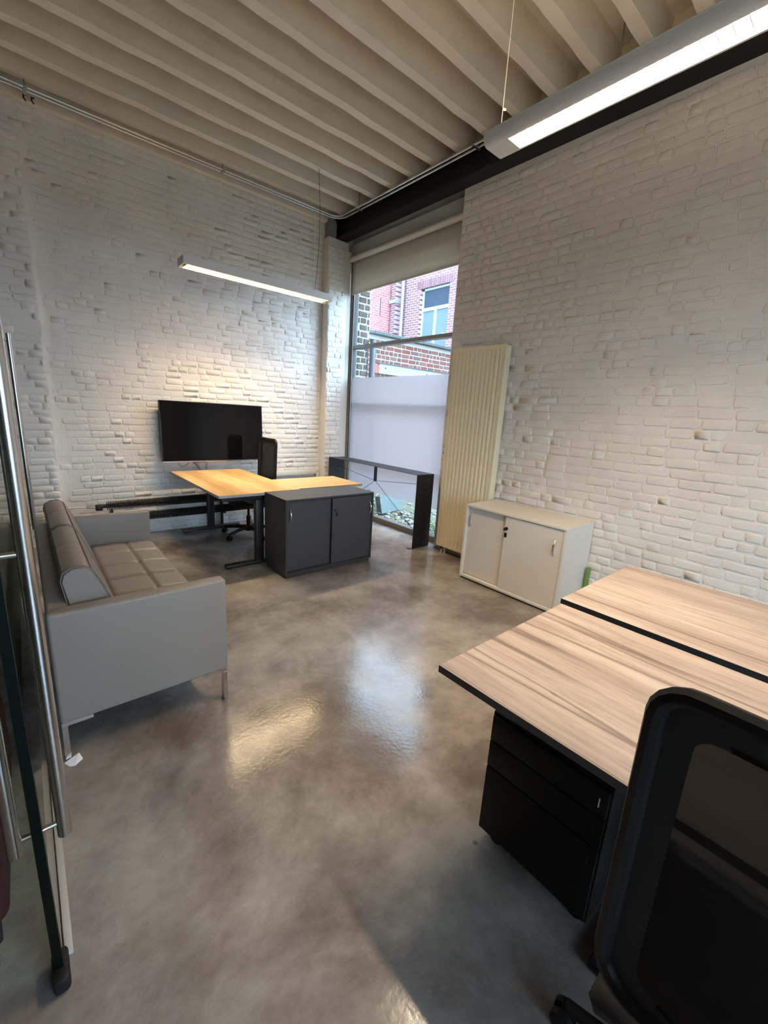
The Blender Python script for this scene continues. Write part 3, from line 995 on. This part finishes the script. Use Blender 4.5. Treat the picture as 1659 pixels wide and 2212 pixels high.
# ------------------------------------------------------------------ corner desk at the back
cdk = thing('corner_desk', (1.7, 4.5, 0), 'honey coloured oak corner desk on black T legs in front of the television', 'desk')
tp = box('desktop', 1.282, 2.112, 3.725, 5.325, 0.716, 0.7405, 'honey_oak', cdk)
MB().box(1.279, 1.282, 3.722, 5.328, 0.7155, 0.740).box(1.279, 2.112, 3.722, 3.725, 0.7155, 0.740).build('edge_band', 'pale_edge', cdk)
box('return_top', 2.113, 2.942, 3.785, 4.392, 0.716, 0.7405, 'honey_oak_cross', cdk)
MB().box(2.942, 2.945, 3.783, 4.394, 0.7155, 0.740).box(2.113, 2.945, 4.392, 4.395, 0.7155, 0.740).build('edge_band', 'pale_edge', cdk)
for y in (3.815, 5.235):
    lg = box('leg', 1.655, 1.735, y-0.032, y+0.032, 0.03, 0.66, 'black_metal', cdk, bev=0.005)
    box('foot', 1.355, 2.055, y-0.035, y+0.035, 0.012, 0.042, 'black_metal', lg, bev=0.008)
    for x in (1.385, 2.025):
        MB().tube([(x, y, 0.0), (x, y, 0.014)], 0.02, 12).build('levelling_foot', 'black_plastic', lg, smooth=True)
    box('cross_bar', 1.345, 2.05, y-0.022, y+0.022, 0.665, 0.716, 'black_metal', lg)
box('frame_rail', 1.62, 1.77, 3.85, 5.21, 0.615, 0.675, 'black_metal', cdk)
box('control_box', 1.78, 1.84, 4.05, 4.16, 0.66, 0.716, 'black_plastic', cdk, bev=0.006)
lg = box('leg', 2.87, 2.93, 4.31, 4.37, 0.0, 0.716, 'black_metal', cdk, bev=0.003)


# ------------------------------------------------------------------ sliding-door cabinets
def bow_handle(m, p, out, ax, ln, r=0.0042):
    """slim bow handle; p centre on the door, out outward unit, vertical"""
    p, out = Vector(p), Vector(out)
    pts = []
    for i in range(13):
        t = -1+2*i/12
        pts.append(p + out*(0.024*(1-t*t)+0.001) + Vector((0, 0, ln/2*t)))
    m.tube(pts, [r*(1.7 if abs(i-6) < 4 else 1.1) for i in range(13)], 8)
    return m


dk = thing('cabinet', (2.215, 3.51, 0), 'anthracite sliding door cabinet standing against the corner desk', 'cabinet')
X0, X1, Y0, Y1, ZT = 1.715, 2.718, 3.287, 3.722, 0.7475
box('top_panel', X0, X1, Y0, Y1, ZT-0.019, ZT, 'anthracite_side', dk, bev=0.0012, seg=1, smooth=False)
box('side_panel', X0, X0+0.019, Y0, Y1, 0.03, ZT-0.0192, 'anthracite_side', dk)
box('side_panel', X1-0.019, X1, Y0, Y1, 0.03, ZT-0.0192, 'anthracite_side', dk)
box('bottom_panel', X0+0.0192, X1-0.0192, Y0, Y1, 0.03, 0.052, 'anthracite_side', dk)
box('back_panel', X0+0.0192, X1-0.0192, Y1-0.02, Y1-0.008, 0.0522, ZT-0.0192, 'anthracite_side', dk)
box('plinth', X0+0.012, X1-0.015, Y0+0.012, Y1-0.02, 0.0, 0.0298, 'anthracite_side', dk)
XM = (X0+X1)/2
dl = box('sliding_door', X0+0.021, XM+0.02, Y0+0.030, Y0+0.046, 0.058, ZT-0.028, 'anthracite', dk, bev=0.001, seg=1, smooth=False)
dr = box('sliding_door', XM-0.002, X1-0.021, Y0+0.006, Y0+0.022, 0.056, ZT-0.026, 'anthracite', dk, bev=0.001, seg=1, smooth=False)
box('edge_profile', XM-0.008, XM-0.002, Y0+0.004, Y0+0.024, 0.056, ZT-0.026, 'black_metal', dr)
bow_handle(MB(), (X0+0.055, Y0+0.030, 0.595), (0, -1, 0), 0, 0.13).build('handle', 'chrome', dl, smooth=True)
bow_handle(MB(), (X1-0.045, Y0+0.006, 0.585), (0, -1, 0), 0, 0.13).build('handle', 'chrome', dr, smooth=True)
MB().tube([(XM+0.03, Y0+0.006, 0.60), (XM+0.03, Y0-0.004, 0.60)], 0.012, 14).box(XM+0.04, XM+0.052, Y0-0.006, Y0+0.006, 0.545, 0.575, 0.002).build('lock', 'black_plastic', dr, smooth=True)
MB().box(XM+0.022, XM+0.03, Y0-0.012, Y0-0.004, 0.598, 0.606).build('key', 'satin_silver', dr)

wc = thing('cabinet', (3.43, 1.945, 0), 'white sliding door cabinet standing against the brick wall', 'cabinet')
X0, X1, Y0, Y1, ZT = 3.180, 3.668, 1.443, 2.446, 0.7475
box('top_panel', X0-0.004, X1, Y0, Y1, ZT-0.019, ZT, 'white_melamine', wc, bev=0.0012, seg=1, smooth=False)
box('side_panel', X0, X1, Y0, Y0+0.019, 0.016, ZT-0.0192, 'white_melamine', wc)
box('side_panel', X0, X1, Y1-0.019, Y1, 0.016, ZT-0.0192, 'white_melamine', wc)
box('bottom_panel', X0, X1, Y0+0.0192, Y1-0.0192, 0.016, 0.045, 'white_melamine', wc, bev=0.006)
box('back_panel', X1-0.02, X1-0.008, Y0+0.0192, Y1-0.0192, 0.0452, ZT-0.0192, 'white_melamine', wc)
box('plinth', X0+0.015, X1-0.02, Y0+0.01, Y1-0.01, 0.0, 0.0158, 'plinth_dark', wc)
YM = (Y0+Y1)/2+0.06
dl = box('sliding_door', X0+0.034, X0+0.050, YM-0.03, Y1-0.021, 0.05, ZT-0.028, 'white_melamine', wc, bev=0.001, seg=1, smooth=False)
dr = box('sliding_door', X0+0.008, X0+0.024, Y0+0.024, YM, 0.048, ZT-0.026, 'white_melamine', wc, bev=0.001, seg=1, smooth=False)
bow_handle(MB(), (X0+0.034, Y1-0.05, 0.60), (-1, 0, 0), 0, 0.13).build('handle', 'satin_silver', dl, smooth=True)
bow_handle(MB(), (X0+0.008, Y0+0.085, 0.565), (-1, 0, 0), 0, 0.13).build('handle', 'satin_silver', dr, smooth=True)
MB().tube([(X0+0.008, YM-0.022, 0.615), (X0-0.006, YM-0.022, 0.615)], 0.014, 16).build('lock', 'black_plastic', dr, smooth=True)
ky = MB().box(X0-0.03, X0-0.006, YM-0.026, YM-0.020, 0.611, 0.619).box(X0-0.031, X0-0.026, YM-0.034, YM-0.012, 0.602, 0.626, 0.003).build('key', 'black_metal', dr, smooth=True)
MB().box(X0+0.003, X0+0.007, YM-0.030, YM-0.006, 0.535, 0.575, 0.001).build('key_tag', 'black_plastic', dr, smooth=True)

gc = MB().box(3.625, 3.672, 1.405, 1.425, 0.0, 0.335).build('green_panel', 'green_card', label='thin green board standing beside the white cabinet', cat='board')

# ------------------------------------------------------------------ radiators
rd = thing('radiator', (3.62, 2.8, 0), 'tall cream panel radiator mounted on the wall beside the window', 'radiator')
RY0, RY1, RZ0, RZ1, RX = 2.478, 3.128, 0.085, 2.25, 3.575


def rad_face(a, b):
    y = RY0+0.004+(RY1-RY0-0.008)*a
    k = (y-RY0-0.02)/0.0509
    z = RZ0+(RZ1-RZ0)*b
    edge = min(1.0, max(0.0, (z-RZ0-0.035)/0.02), max(0.0, (RZ1-0.035-z)/0.02)) if 0.0 < b < 1.0 else 0.0
    wv = 0.5+0.5*math.cos(2*PI*k)
    side = 1.0 if 0.03 < a < 0.97 else 0.0
    return (RX+0.012*wv**2.5*edge*side, y, z)


def zmap(i):
    L = [0, 0.012, 0.018, 0.03, 0.5, 0.97, 0.982, 0.988, 1]
    return L[int(round(i*8))]


MB().grid(lambda a, b: rad_face(a, zmap(b)), 312, 8).build('ribbed_panel', 'radiator_cream', rd, smooth=True)
MB().box(RX+0.014, XR-0.03, RY0+0.004, RY1-0.004, RZ0+0.002, RZ1-0.002).build('convector_body', 'radiator_cream', rd)
box('side_cover', RX-0.001, XR-0.028, RY0-0.004, RY0+0.003, RZ0-0.004, RZ1+0.004, 'radiator_cream', rd, bev=0.002)
box('side_cover', RX-0.001, XR-0.028, RY1-0.003, RY1+0.004, RZ0-0.004, RZ1+0.004, 'radiator_cream', rd, bev=0.002)
box('top_grille', RX-0.001, XR-0.028, RY0-0.004, RY1+0.004, RZ1-0.004, RZ1+0.005, 'radiator_cream', rd, bev=0.002)
for y in (RY1-0.05, RY1-0.10):
    MB().tube([(3.62, y, RZ0+0.01), (3.62, y, 0.0)], 0.012, 10).build('pipe', 'white_plastic', rd, smooth=True)
MB().tube([(3.62, RY1-0.05, 0.055), (3.575, RY1-0.05, 0.055)], [0.016, 0.013], 12).build('valve', 'valve_brass', rd, smooth=True)
for z in (0.5, 1.9):
    box('wall_bracket', XR-0.03, XR-0.009, 2.62, 2.66, z, z+0.12, 'white_plastic', rd)
    box('wall_bracket', XR-0.03, XR-0.009, 2.95, 2.99, z, z+0.12, 'white_plastic', rd)

ft = thing('finned_radiator', (1.8, 5.31, 0.3), 'low black finned tube radiator running along the foot of the back wall', 'radiator')
FX0, FX1 = 0.63, 3.05
for zc in (0.385, 0.235):
    tb = MB().tube([(FX0-0.05, 5.335, zc), (FX1, 5.335, zc)], 0.021, 14).build('pipe', 'radiator_black', ft, smooth=True)
    n = 150
    mesh0 = None
    m = MB()
    for k in range(16):
        pass
    ring = [(0.052*math.cos(2*PI*k/16), 0.052*math.sin(2*PI*k/16)) for k in range(16)]
    m.prism(ring, 0, -0.0009, 0.0009)
    me = bpy.data.meshes.new('fin')
    bmesh.ops.recalc_face_normals(m.bm, faces=m.bm.faces)
    m.bm.to_mesh(me)
    m.bm.free()
    me.materials.append(MATS['radiator_black'])
    for i in range(n):
        x = FX0+(FX1-FX0-0.03)*i/(n-1)
        o = bpy.data.objects.new('fin', me)
        col.objects.link(o)
        o.parent = ft
        o.location = Vector((x, 5.335, zc)) - ORIG[ft.name]
MB().box(FX0-0.11, FX0-0.045, 5.29, 5.34, 0.345, 0.41, 0.01).build('valve', 'radiator_black', ft, smooth=True)
MB().tube([(FX0-0.11, 5.315, 0.385), (FX0-0.16, 5.315, 0.388), (FX0-0.19, 5.315, 0.388)], [0.012, 0.014, 0.010], 10).build('thermostat_stub', 'satin_silver', ft, smooth=True)
MB().tube([(FX0-0.19, 5.33, 0.388), (0.06, 5.35, 0.395)], 0.010, 8).build('feed_pipe', 'white_plastic', ft, smooth=True)
for x in (0.68, 1.9, 3.0):
    MB().box(x-0.012, x+0.012, 5.30, 5.44, 0.17, 0.18).box(x-0.012, x+0.012, 5.40, 5.44, 0.0, 0.33).build('bracket', 'radiator_black', ft)

ct = thing('cable_duct', (2.9, 5.43, 0.64), 'white plastic cable duct on the back wall behind the mesh chair', 'cable duct')
box('duct', 2.20, 3.36, 5.415, 5.437, 0.600, 0.665, 'white_plastic', ct, bev=0.003)
box('duct_drop', 3.325, 3.372, 5.412, 5.437, 0.30, 0.675, 'white_plastic', ct, bev=0.003)
MB().box(3.338, 3.346, 5.408, 5.414, 0.625, 0.665).box(3.302, 3.32, 5.408, 5.418, 0.565, 0.605).build('socket', 'cable_grey', ct)

# ------------------------------------------------------------------ television
tv = thing('television', (1.81, 5.36, 0.85), 'large black flat television mounted on the white brick back wall', 'television')
tilt = Matrix.Translation((1.815, 5.335, 1.2)) @ Matrix.Rotation(R(-2.0), 4, 'X')
MB().box(-0.612, 0.612, -0.02, 0.02, -0.35, 0.35, 0.005, 2, tilt).build('casing', 'tv_bezel', tv, smooth=True)
MB().box(-0.602, 0.602, -0.0216, -0.0200, -0.335, 0.342, 0, 1, tilt).build('screen', 'tv_screen', tv)
MB().box(-0.612, 0.612, -0.0225, -0.0200, -0.352, -0.343, 0, 1, tilt).build('bottom_trim', 'satin_silver', tv)
MB().box(-0.13, 0.13, -0.028, -0.018, -0.358, -0.350, 0.002, 1, tilt).build('logo_bar', 'chrome', tv)
MB().box(1.5, 2.1, 5.352, 5.44, 1.0, 1.35).build('wall_mount', 'black_metal', tv)
for a in ([(1.40, 5.37, 0.86), (1.405, 5.40, 0.80), (1.44, 5.42, 0.775), (1.50, 5.42, 0.80), (1.53, 5.38, 0.86)],
          [(1.53, 5.38, 0.86), (1.60, 5.41, 0.80), (1.66, 5.42, 0.70), (1.68, 5.42, 0.45)],
          [(1.54, 5.38, 0.86), (1.62, 5.41, 0.79), (1.68, 5.42, 0.70), (1.70, 5.42, 0.45)],
          [(1.72, 5.38, 0.86), (1.725, 5.42, 0.75), (1.73, 5.42, 0.45)]):
    MB().tube(a, 0.0035, 6).build('cable', 'cable_grey', tv, smooth=True)

# ------------------------------------------------------------------ steel console in front of the window
cs = thing('console_table', (3.52, 4.25, 0), 'thin black steel console table standing in front of the window', 'table')
CX0, CX1, CY0, CY1, CZ = 3.382, 3.660, 3.330, 5.165, 0.886
box('top_sheet', CX0, CX1, CY0, CY1, CZ-0.005, CZ, 'black_metal', cs)
for y, s in ((CY0, 1), (CY1, -1)):
    sd = box('side_sheet', CX0, CX1, min(y, y+0.005*s), max(y, y+0.005*s), 0.0, CZ-0.005, 'black_metal', cs)
    box('foot_lip', CX0-0.035, CX0, min(y, y+0.06*s), max(y, y+0.06*s), 0.0, 0.004, 'black_metal', sd)
    for zz in (0.055, CZ-0.06):
        MB().tube([(CX1-0.10, y-0.001*s, zz), (CX1-0.10, y-0.004*s, zz)], 0.005, 8).build('screw', 'satin_silver', sd)
box('strut', 3.505, 3.535, 4.232, 4.262, 0.665, CZ-0.005, 'black_metal', cs)
for (y, z) in ((CY0+0.006, CZ-0.12), (CY1-0.006, CZ-0.12), (CY0+0.006, 0.10), (CY1-0.006, 0.10)):
    MB().tube([(3.52, 4.247, 0.672), (3.52, y, z)], 0.003, 6).build('tension_wire', 'black_metal', cs)

# ------------------------------------------------------------------ sofa
sf = thing('sofa', (0.35, 2.83, 0), 'taupe leather two seat sofa with chrome legs along the glass partition', 'sofa')
SX0, SX1, SY0, SY1, SZ0, SZ1, TH = -0.005, 0.700, 1.970, 3.672, 0.190, 0.692, 0.075


def soft_box(x0, x1, y0, y1, z0, z1, b):
    return MB().box(x0, x1, y0, y1, z0, z1, b, 4)


soft_box(SX0, SX1, SY0, SY0+TH, SZ0, SZ1, 0.014).build('armrest', 'sofa_leather', sf, smooth=True)
soft_box(SX0, SX1, SY1-TH, SY1, SZ0, SZ1, 0.014).build('armrest', 'sofa_leather', sf, smooth=True)
soft_box(SX0+0.001, SX0+TH, SY0+0.004, SY1-0.004, SZ0, SZ1-0.001, 0.014).build('back_frame', 'sofa_leather', sf, smooth=True)
soft_box(SX0+TH, SX1-0.02, SY0+TH-0.004, SY1-TH+0.004, SZ0+0.005, 0.36, 0.01).build('seat_base', 'sofa_leather', sf, smooth=True)
MB().tube([(SX0+0.004, SY0+0.006, SZ1+0.0005), (SX0+TH+0.01, SY0+TH+0.012, SZ1+0.0005)], 0.0012, 5).build('corner_seam', 'piping_grey', sf)
ymid = (SY0+SY1)/2
for (a0, a1) in ((SY0+TH, ymid), (ymid, SY1-TH)):
    def cush(a, b, a0=a0, a1=a1):
        # a across depth (x), b along y; wrapped over front edge
        x0, x1 = SX0+TH+0.02, SX1+0.012
        top = 0.462
        rr = 0.05
        Ld = (x1-x0-rr)
        s = a*(Ld + rr*PI/2 + 0.08)
        y = a0+0.002+(a1-a0-0.004)*b
        if s < Ld:
            x, z, nx, nz = x0+s, top, 0, 1
        elif s < Ld+rr*PI/2:
            t = (s-Ld)/rr
            x, z, nx, nz = x0+Ld+rr*math.sin(t), top-rr+rr*math.cos(t), math.sin(t), math.cos(t)
        else:
            x, z, nx, nz = x0+Ld+rr, top-rr-(s-Ld-rr*PI/2), 1, 0
        # pillowed panels: three along, creases across
        pb = (b*3) % 1.0
        d = 0.0
        fb = min(pb, 1-pb)*(a1-a0)/3
        d -= 0.012*math.exp(-(fb/0.012)**2)
        for xc in (0.29, 0.515):
            d -= 0.012*math.exp(-((x-xc)/0.012)**2)*(1 if s < Ld else 0)
        ey = min(b, 1-b)*(a1-a0)
        d -= 0.02*math.exp(-(ey/0.016)**2)
        crown = 0.020*math.sin(PI*min(1, max(0, (x-x0)/(x1-x0))))
        return (x+nx*d, y, z+nz*d+crown*nz)
    MB().grid(cush, 90, 75).build('seat_cushion', 'sofa_leather', sf, smooth=True, solid=0.02)
    # back cushion: rounded wedge leaning on the back frame
    ya, yb_ = (a0+0.028, a1-0.002) if a0 < ymid-0.1 else (a0+0.002, a1-0.045)
    base = [(0.105, 0.455), (0.082, 0.60), (0.062, 0.74), (0.056, 0.79), (0.066, 0.822), (0.10, 0.842), (0.142, 0.842), (0.168, 0.822), (0.205, 0.74), (0.245, 0.62), (0.285, 0.50), (0.275, 0.455)]
    m = MB()
    nseg = 30
    rings = []
    for k in range(nseg+1):
        f = k/nseg
        y = ya+(yb_-ya)*f
        d = min(f, 1-f)*(yb_-ya)
        inset = 0.012*max(0, 1-d/0.02)**2
        dm = min(abs(f-0.5)*(yb_-ya), 9)
        pin = 0.006*math.exp(-(dm/0.012)**2)
        cxm, czm = 0.155, 0.65
        ring = []
        for (px, pz) in base:
            v = Vector((px-cxm, pz-czm))
            v = v*(1-(inset+pin)/v.length)
            ring.append(m.bm.verts.new((cxm+v.x, y, czm+v.y)))
        rings.append(ring)
    nb = len(base)
    for k in range(nseg):
        for q in range(nb):
            m.bm.faces.new((rings[k][q], rings[k][(q+1) % nb], rings[k+1][(q+1) % nb], rings[k+1][q]))
    m.bm.faces.new(rings[0])
    m.bm.faces.new(rings[-1])
    bc = m.build('back_cushion', 'sofa_leather', sf, smooth=True)
    for yy in (ya+0.004, yb_-0.004):
        MB().tube([(0.155+(px-0.155)*0.99, yy, 0.65+(pz-0.65)*0.99) for px, pz in base], 0.003, 5).build('piping', 'piping_grey', bc, smooth=True)
    MB().tube([(0.166, y, 0.826) for y in (ya+0.01, (ya+yb_)/2, yb_-0.01)], 0.0025, 5).build('top_seam', 'piping_grey', bc, smooth=True)
for y in (SY0+0.012, SY1-0.012):
    for x, s in ((SX1-0.002, -1), (SX0+0.002, 1)):
        xa, xb = sorted((x, x+0.022*s))
        xc, xd = sorted((x, x+0.115*s))
        yo = 0.035 if y < ymid else -0.035
        ya, yb_ = sorted((y, y+yo))
        MB().box(xa, xb, ya, yb_, 0.0, 0.1699, 0.0015, 1).box(xc, xd, ya, yb_, 0.170, 0.1898, 0.0015, 1).build('leg', 'chrome', sf)
pp = MB()
for (p, q, r_) in (((0.006, 1.945, 0.001), (0.045, 1.985, 0.020), (0.025, 1.935, 0.002)), ((0.006, 1.945, 0.001), (0.045, 1.985, 0.020), (-0.01, 1.975, 0.004)),
                   ((0.045, 1.985, 0.02), (0.055, 1.955, 0.006), (0.025, 1.935, 0.002))):
    pp.bm.faces.new([pp.bm.verts.new(v) for v in (p, q, r_)])
pp.build('paper_scrap', 'paper', solid=0.0006, label='crumpled white scrap of paper on the floor under the sofa leg', cat='paper')

# loose cable by the anthracite cabinet
ca = thing('cable_bundle', (2.75, 3.33, 0.5), 'loop of grey cables hanging beside the anthracite cabinet', 'cable')
for k in range(3):
    MB().tube([(2.745+0.02*k, 3.45, 0.74), (2.76+0.02*k, 3.40, 0.62), (2.735+0.012*k, 3.345-0.008*k, 0.50), (2.745+0.01*k, 3.33, 0.43-0.01*k), (2.775, 3.35, 0.45), (2.79, 3.42, 0.58), (2.78, 3.50, 0.70)], 0.004, 6).build('cable', 'cable_grey', ca, smooth=True)

# ------------------------------------------------------------------ red armchair in the corridor
ac = thing('armchair', (-0.5, 1.65, 0), 'dark red upholstered armchair outside the glass door', 'armchair')
soft_box(-0.84, -0.165, 1.29, 2.02, 0.10, 0.42, 0.03).build('seat', 'red_fabric', ac, smooth=True)
soft_box(-0.84, -0.165, 1.88, 2.03, 0.42, 0.84, 0.04).build('backrest', 'red_fabric', ac, smooth=True)
soft_box(-0.27, -0.163, 1.31, 1.90, 0.40, 0.63, 0.03).build('armrest', 'red_fabric', ac, smooth=True)
soft_box(-0.842, -0.735, 1.31, 1.90, 0.40, 0.63, 0.03).build('armrest', 'red_fabric', ac, smooth=True)
for x in (-0.80, -0.205):
    for y in (1.34, 1.97):
        MB().tube([(x, y, 0.0), (x, y, 0.11)], [0.012, 0.018], 10).build('leg', 'black_metal', ac, smooth=True)

# ------------------------------------------------------------------ courtyard beyond the window
def gnd(a, b):
    x, y = 3.905+5.2*a, 3.0+3.2*b
    return (x, y, 0.02+0.03*math.sin(x*5.1+y*3)*math.sin(y*4.3))


MB().grid(gnd, 40, 50).build('garden_soil', 'soil', kind='stuff', label='bare stony garden soil outside the window', cat='soil')
rp = random.Random(8)
m = MB()
for k in range(500):
    x, y = 4.0+rp.random()**1.5*2.2, 3.2+rp.random()*2.9
    s = rp.uniform(0.012, 0.04)
    if min((x-a)**2+(y-b)**2 for a, b in ((4.02, 3.55), (4.55, 5.12), (4.45, 4.25), (4.165, 5.245))) < 0.012:
        continue
    r = bmesh.ops.create_icosphere(m.bm, subdivisions=1, radius=s)
    bmesh.ops.scale(m.bm, vec=(rp.uniform(0.7, 1.4), rp.uniform(0.7, 1.4), rp.uniform(0.4, 0.8)), verts=r['verts'])
    bmesh.ops.translate(m.bm, vec=(x, y, 0.035), verts=r['verts'])
m.build('pebbles', 'pebble', kind='stuff', label='pale pebbles and leaf litter scattered on the soil', cat='pebbles')
rot = Matrix.Translation((4.385, 4.90, 0.15)) @ Matrix.Rotation(R(9), 4, 'Z') @ Matrix.Rotation(R(-14), 4, 'X')
MB().box(-0.27, 0.27, -0.05, 0.05, -0.14, 0.14, 0.006, 1, rot).build('stone_slab', 'stone_slab', label='bluish stone block leaning in the courtyard soil', cat='stone')


def plant(loc, n, h, seed, label):
    q = random.Random(seed)
    t = thing('low_plant', loc, label, 'plant')
    st, lf = MB(), MB()
    L = Vector(loc)
    for k in range(n):
        a = q.uniform(0, 2*PI)
        tip = L+Vector((math.cos(a)*h*0.6, math.sin(a)*h*0.6, h*q.uniform(0.5, 1)))
        mid = L+Vector((math.cos(a)*h*0.2, math.sin(a)*h*0.2, h*0.55))
        st.tube([L, mid, tip], 0.003, 5)
        for f in (0.45, 0.65, 0.85, 1.0):
            c = L.lerp(tip, f)
            b = q.uniform(0, 2*PI)
            d = Vector((math.cos(b), math.sin(b), q.uniform(-0.2, 0.5))).normalized()*q.uniform(0.05, 0.09)
            e = d.cross(Vector((0, 0, 1))).normalized()*0.022
            lf.bm.faces.new([lf.bm.verts.new(v) for v in (c, c+d*0.5+e, c+d, c+d*0.5-e)])
    st.build('stem', 'twig', t)
    lf.build('foliage', 'leaf', t, kind='stuff')


plant((4.02, 3.55, 0.03), 9, 0.22, 1, 'bright green leafy plant just outside the right end of the window')
plant((4.55, 5.12, 0.03), 14, 0.42, 2, 'small shrub growing beside the stone block in the courtyard')
plant((4.45, 4.25, 0.03), 8, 0.2, 3, 'low weed on the open soil of the courtyard')

# brick wall stub left of the window, with grey drain pipe
sw = thing('garden_wall', (4.1, 5.45, 0), 'dark brick wall end with thick pale mortar outside the window', 'wall')
MB().box(3.905, 4.125, 5.302, 5.80, 0, 4.2).build('wall_core', 'outdoor_mortar', sw)
brick_wall(sw, (3.905, 5.302, 0), (1, 0, 0), (0, -1, 0), 0.22, 0.05, 4.2, 0.092, 0.026, (0.15, 0.11, 0.19), 0.012, 'side_wall_brick', 31, 120, sharp=True)
dp = thing('drain_pipe', (4.165, 5.245, 0), 'grey blue plastic drain pipe standing at the end of the dark brick wall', 'pipe')
MB().tube([(4.165, 5.245, 0.0), (4.165, 5.245, 2.62)], 0.045, 18).build('pipe', 'drain_pipe', dp, smooth=True)
for z in (0.9, 2.08):
    MB().tube([(4.165, 5.245, z), (4.165, 5.245, z+0.05)], 0.05, 18).build('collar', 'drain_pipe', dp, smooth=True)

lw = thing('garden_wall', (6.0, 6.3, 0), 'low red brick garden wall with slate coping facing the window', 'wall')
MB().box(4.3, 9.3, 6.22, 6.50, 0, 2.90).build('wall_core', 'outdoor_mortar', lw)
brick_wall(lw, (4.3, 6.22, 0), (1, 0, 0), (0, -1, 0), 5.0, 0.05, 2.88, 0.082, 0.020, (0.21, 0.20, 0.11, 0.10), 0.010, 'low_wall_brick', 32, 300, sharp=True)
k = 0
x = 4.3
while x < 9.2:
    box('coping_slate', x, x+0.595, 6.12, 6.56, 2.90+0.004*(k % 2), 2.955+0.004*(k % 2), 'slate_coping', lw, bev=0.006, seg=1, smooth=False)
    x += 0.6
    k += 1
wbd = thing('weathered_board', (6.1, 6.2, 2.3), 'long pale weathered board fixed along the low brick wall', 'board')
box('board', 5.06, 8.2, 6.165, 6.205, 2.255, 2.425, 'weathered_board', wbd, bev=0.004, seg=1, smooth=False)
box('top_lip', 5.02, 8.2, 6.155, 6.205, 2.425, 2.440, 'slate_coping', wbd)
for x in (5.22, 6.3, 7.4):
    MB().tube([(x, 6.166, 2.36), (x, 6.158, 2.36)], 0.012, 10).build('bolt', 'black_metal', wbd)
MB().tube([(4.985, 6.203, 2.335), (4.985, 6.16, 2.335)], 0.085, 20).build('terracotta_disc', 'terracotta', wbd, smooth=True)

# buildings beyond
pk = thing('neighbour_house', (8.5, 11.2, 0), 'pink brick house wall behind the garden wall', 'building')
MB().box(5.0, 9.72, 11.0, 11.4, 0, 6.3).build('wall', 'pink_far_brick', pk)
MB().box(8.93, 8.955, 10.985, 11.0, 4.55, 5.05).build('wall_anchor', 'slate_coping', pk)
mv = thing('neighbour_house', (9.6, 8, 0), 'mauve brick house with pale blue window frames behind the garden wall', 'building')
VY0, VY1, VZ0, VZ1 = 8.66, 9.80, 3.45, 5.22
MB().box(9.5, 9.9, 2.0, VY0, 0, 6.3).box(9.5, 9.9, VY1, 11.0, 0, 6.3).box(9.5, 9.9, VY0, VY1, 0, VZ0).box(9.5, 9.9, VY0, VY1, VZ1, 6.3).build('wall', 'mauve_far_brick', mv)
for i in range(17):
    y = VY0-0.12+(VY1-VY0+0.24)*i/16
    box('lintel_brick', 9.488, 9.5, y-0.030, y+0.030, VZ1+0.01, VZ1+0.22, 'mauve_lintel', mv)
wf = MB().box(9.60, 9.66, VY0, VY0+0.06, VZ0, VZ1).box(9.60, 9.66, VY1-0.06, VY1, VZ0, VZ1).box(9.60, 9.66, VY0, VY1, VZ1-0.05, VZ1).box(9.60, 9.66, VY0, VY1, VZ0, VZ0+0.07)\
    .box(9.59, 9.66, VY0, VY1, 4.60, 4.69).box(9.59, 9.66, (VY0+VY1)/2-0.045, (VY0+VY1)/2+0.045, VZ0, 4.60).build('window', 'pale_blue_frame', mv)
for a in ((VY0+0.06, VY1-0.06, 4.69, VZ1-0.05), (VY0+0.06, (VY0+VY1)/2-0.045, VZ0+0.07, 4.60), ((VY0+VY1)/2+0.045, VY1-0.06, VZ0+0.07, 4.60)):
    box('pane', 9.625, 9.635, *a, 'far_pane' if a[2] > 4.6 else 'far_pane_pale', wf)
box('window_cill', 9.44, 9.6, VY0-0.06, VY1+0.06, VZ0-0.08, VZ0, 'lead_grey', mv)
MB().box(9.30, 9.5, 10.70, 10.90, 4.05, 6.3).build('flue', 'mauve_far_brick', mv)
MB().box(9.25, 9.5, 10.66, 10.94, 4.93, 5.03).build('lead_flashing', 'lead_grey', mv)
MB().tube([(9.40, 10.48, 0), (9.40, 10.48, 6.3)], 0.045, 10).build('downpipe', 'lead_grey', mv, smooth=True)
MB().box(4.1, 40, -30, 40, -0.25, -0.06).box(-30, 4.1, -40, YF-0.2, -0.25, -0.06).build('ground', 'soil', kind='structure')
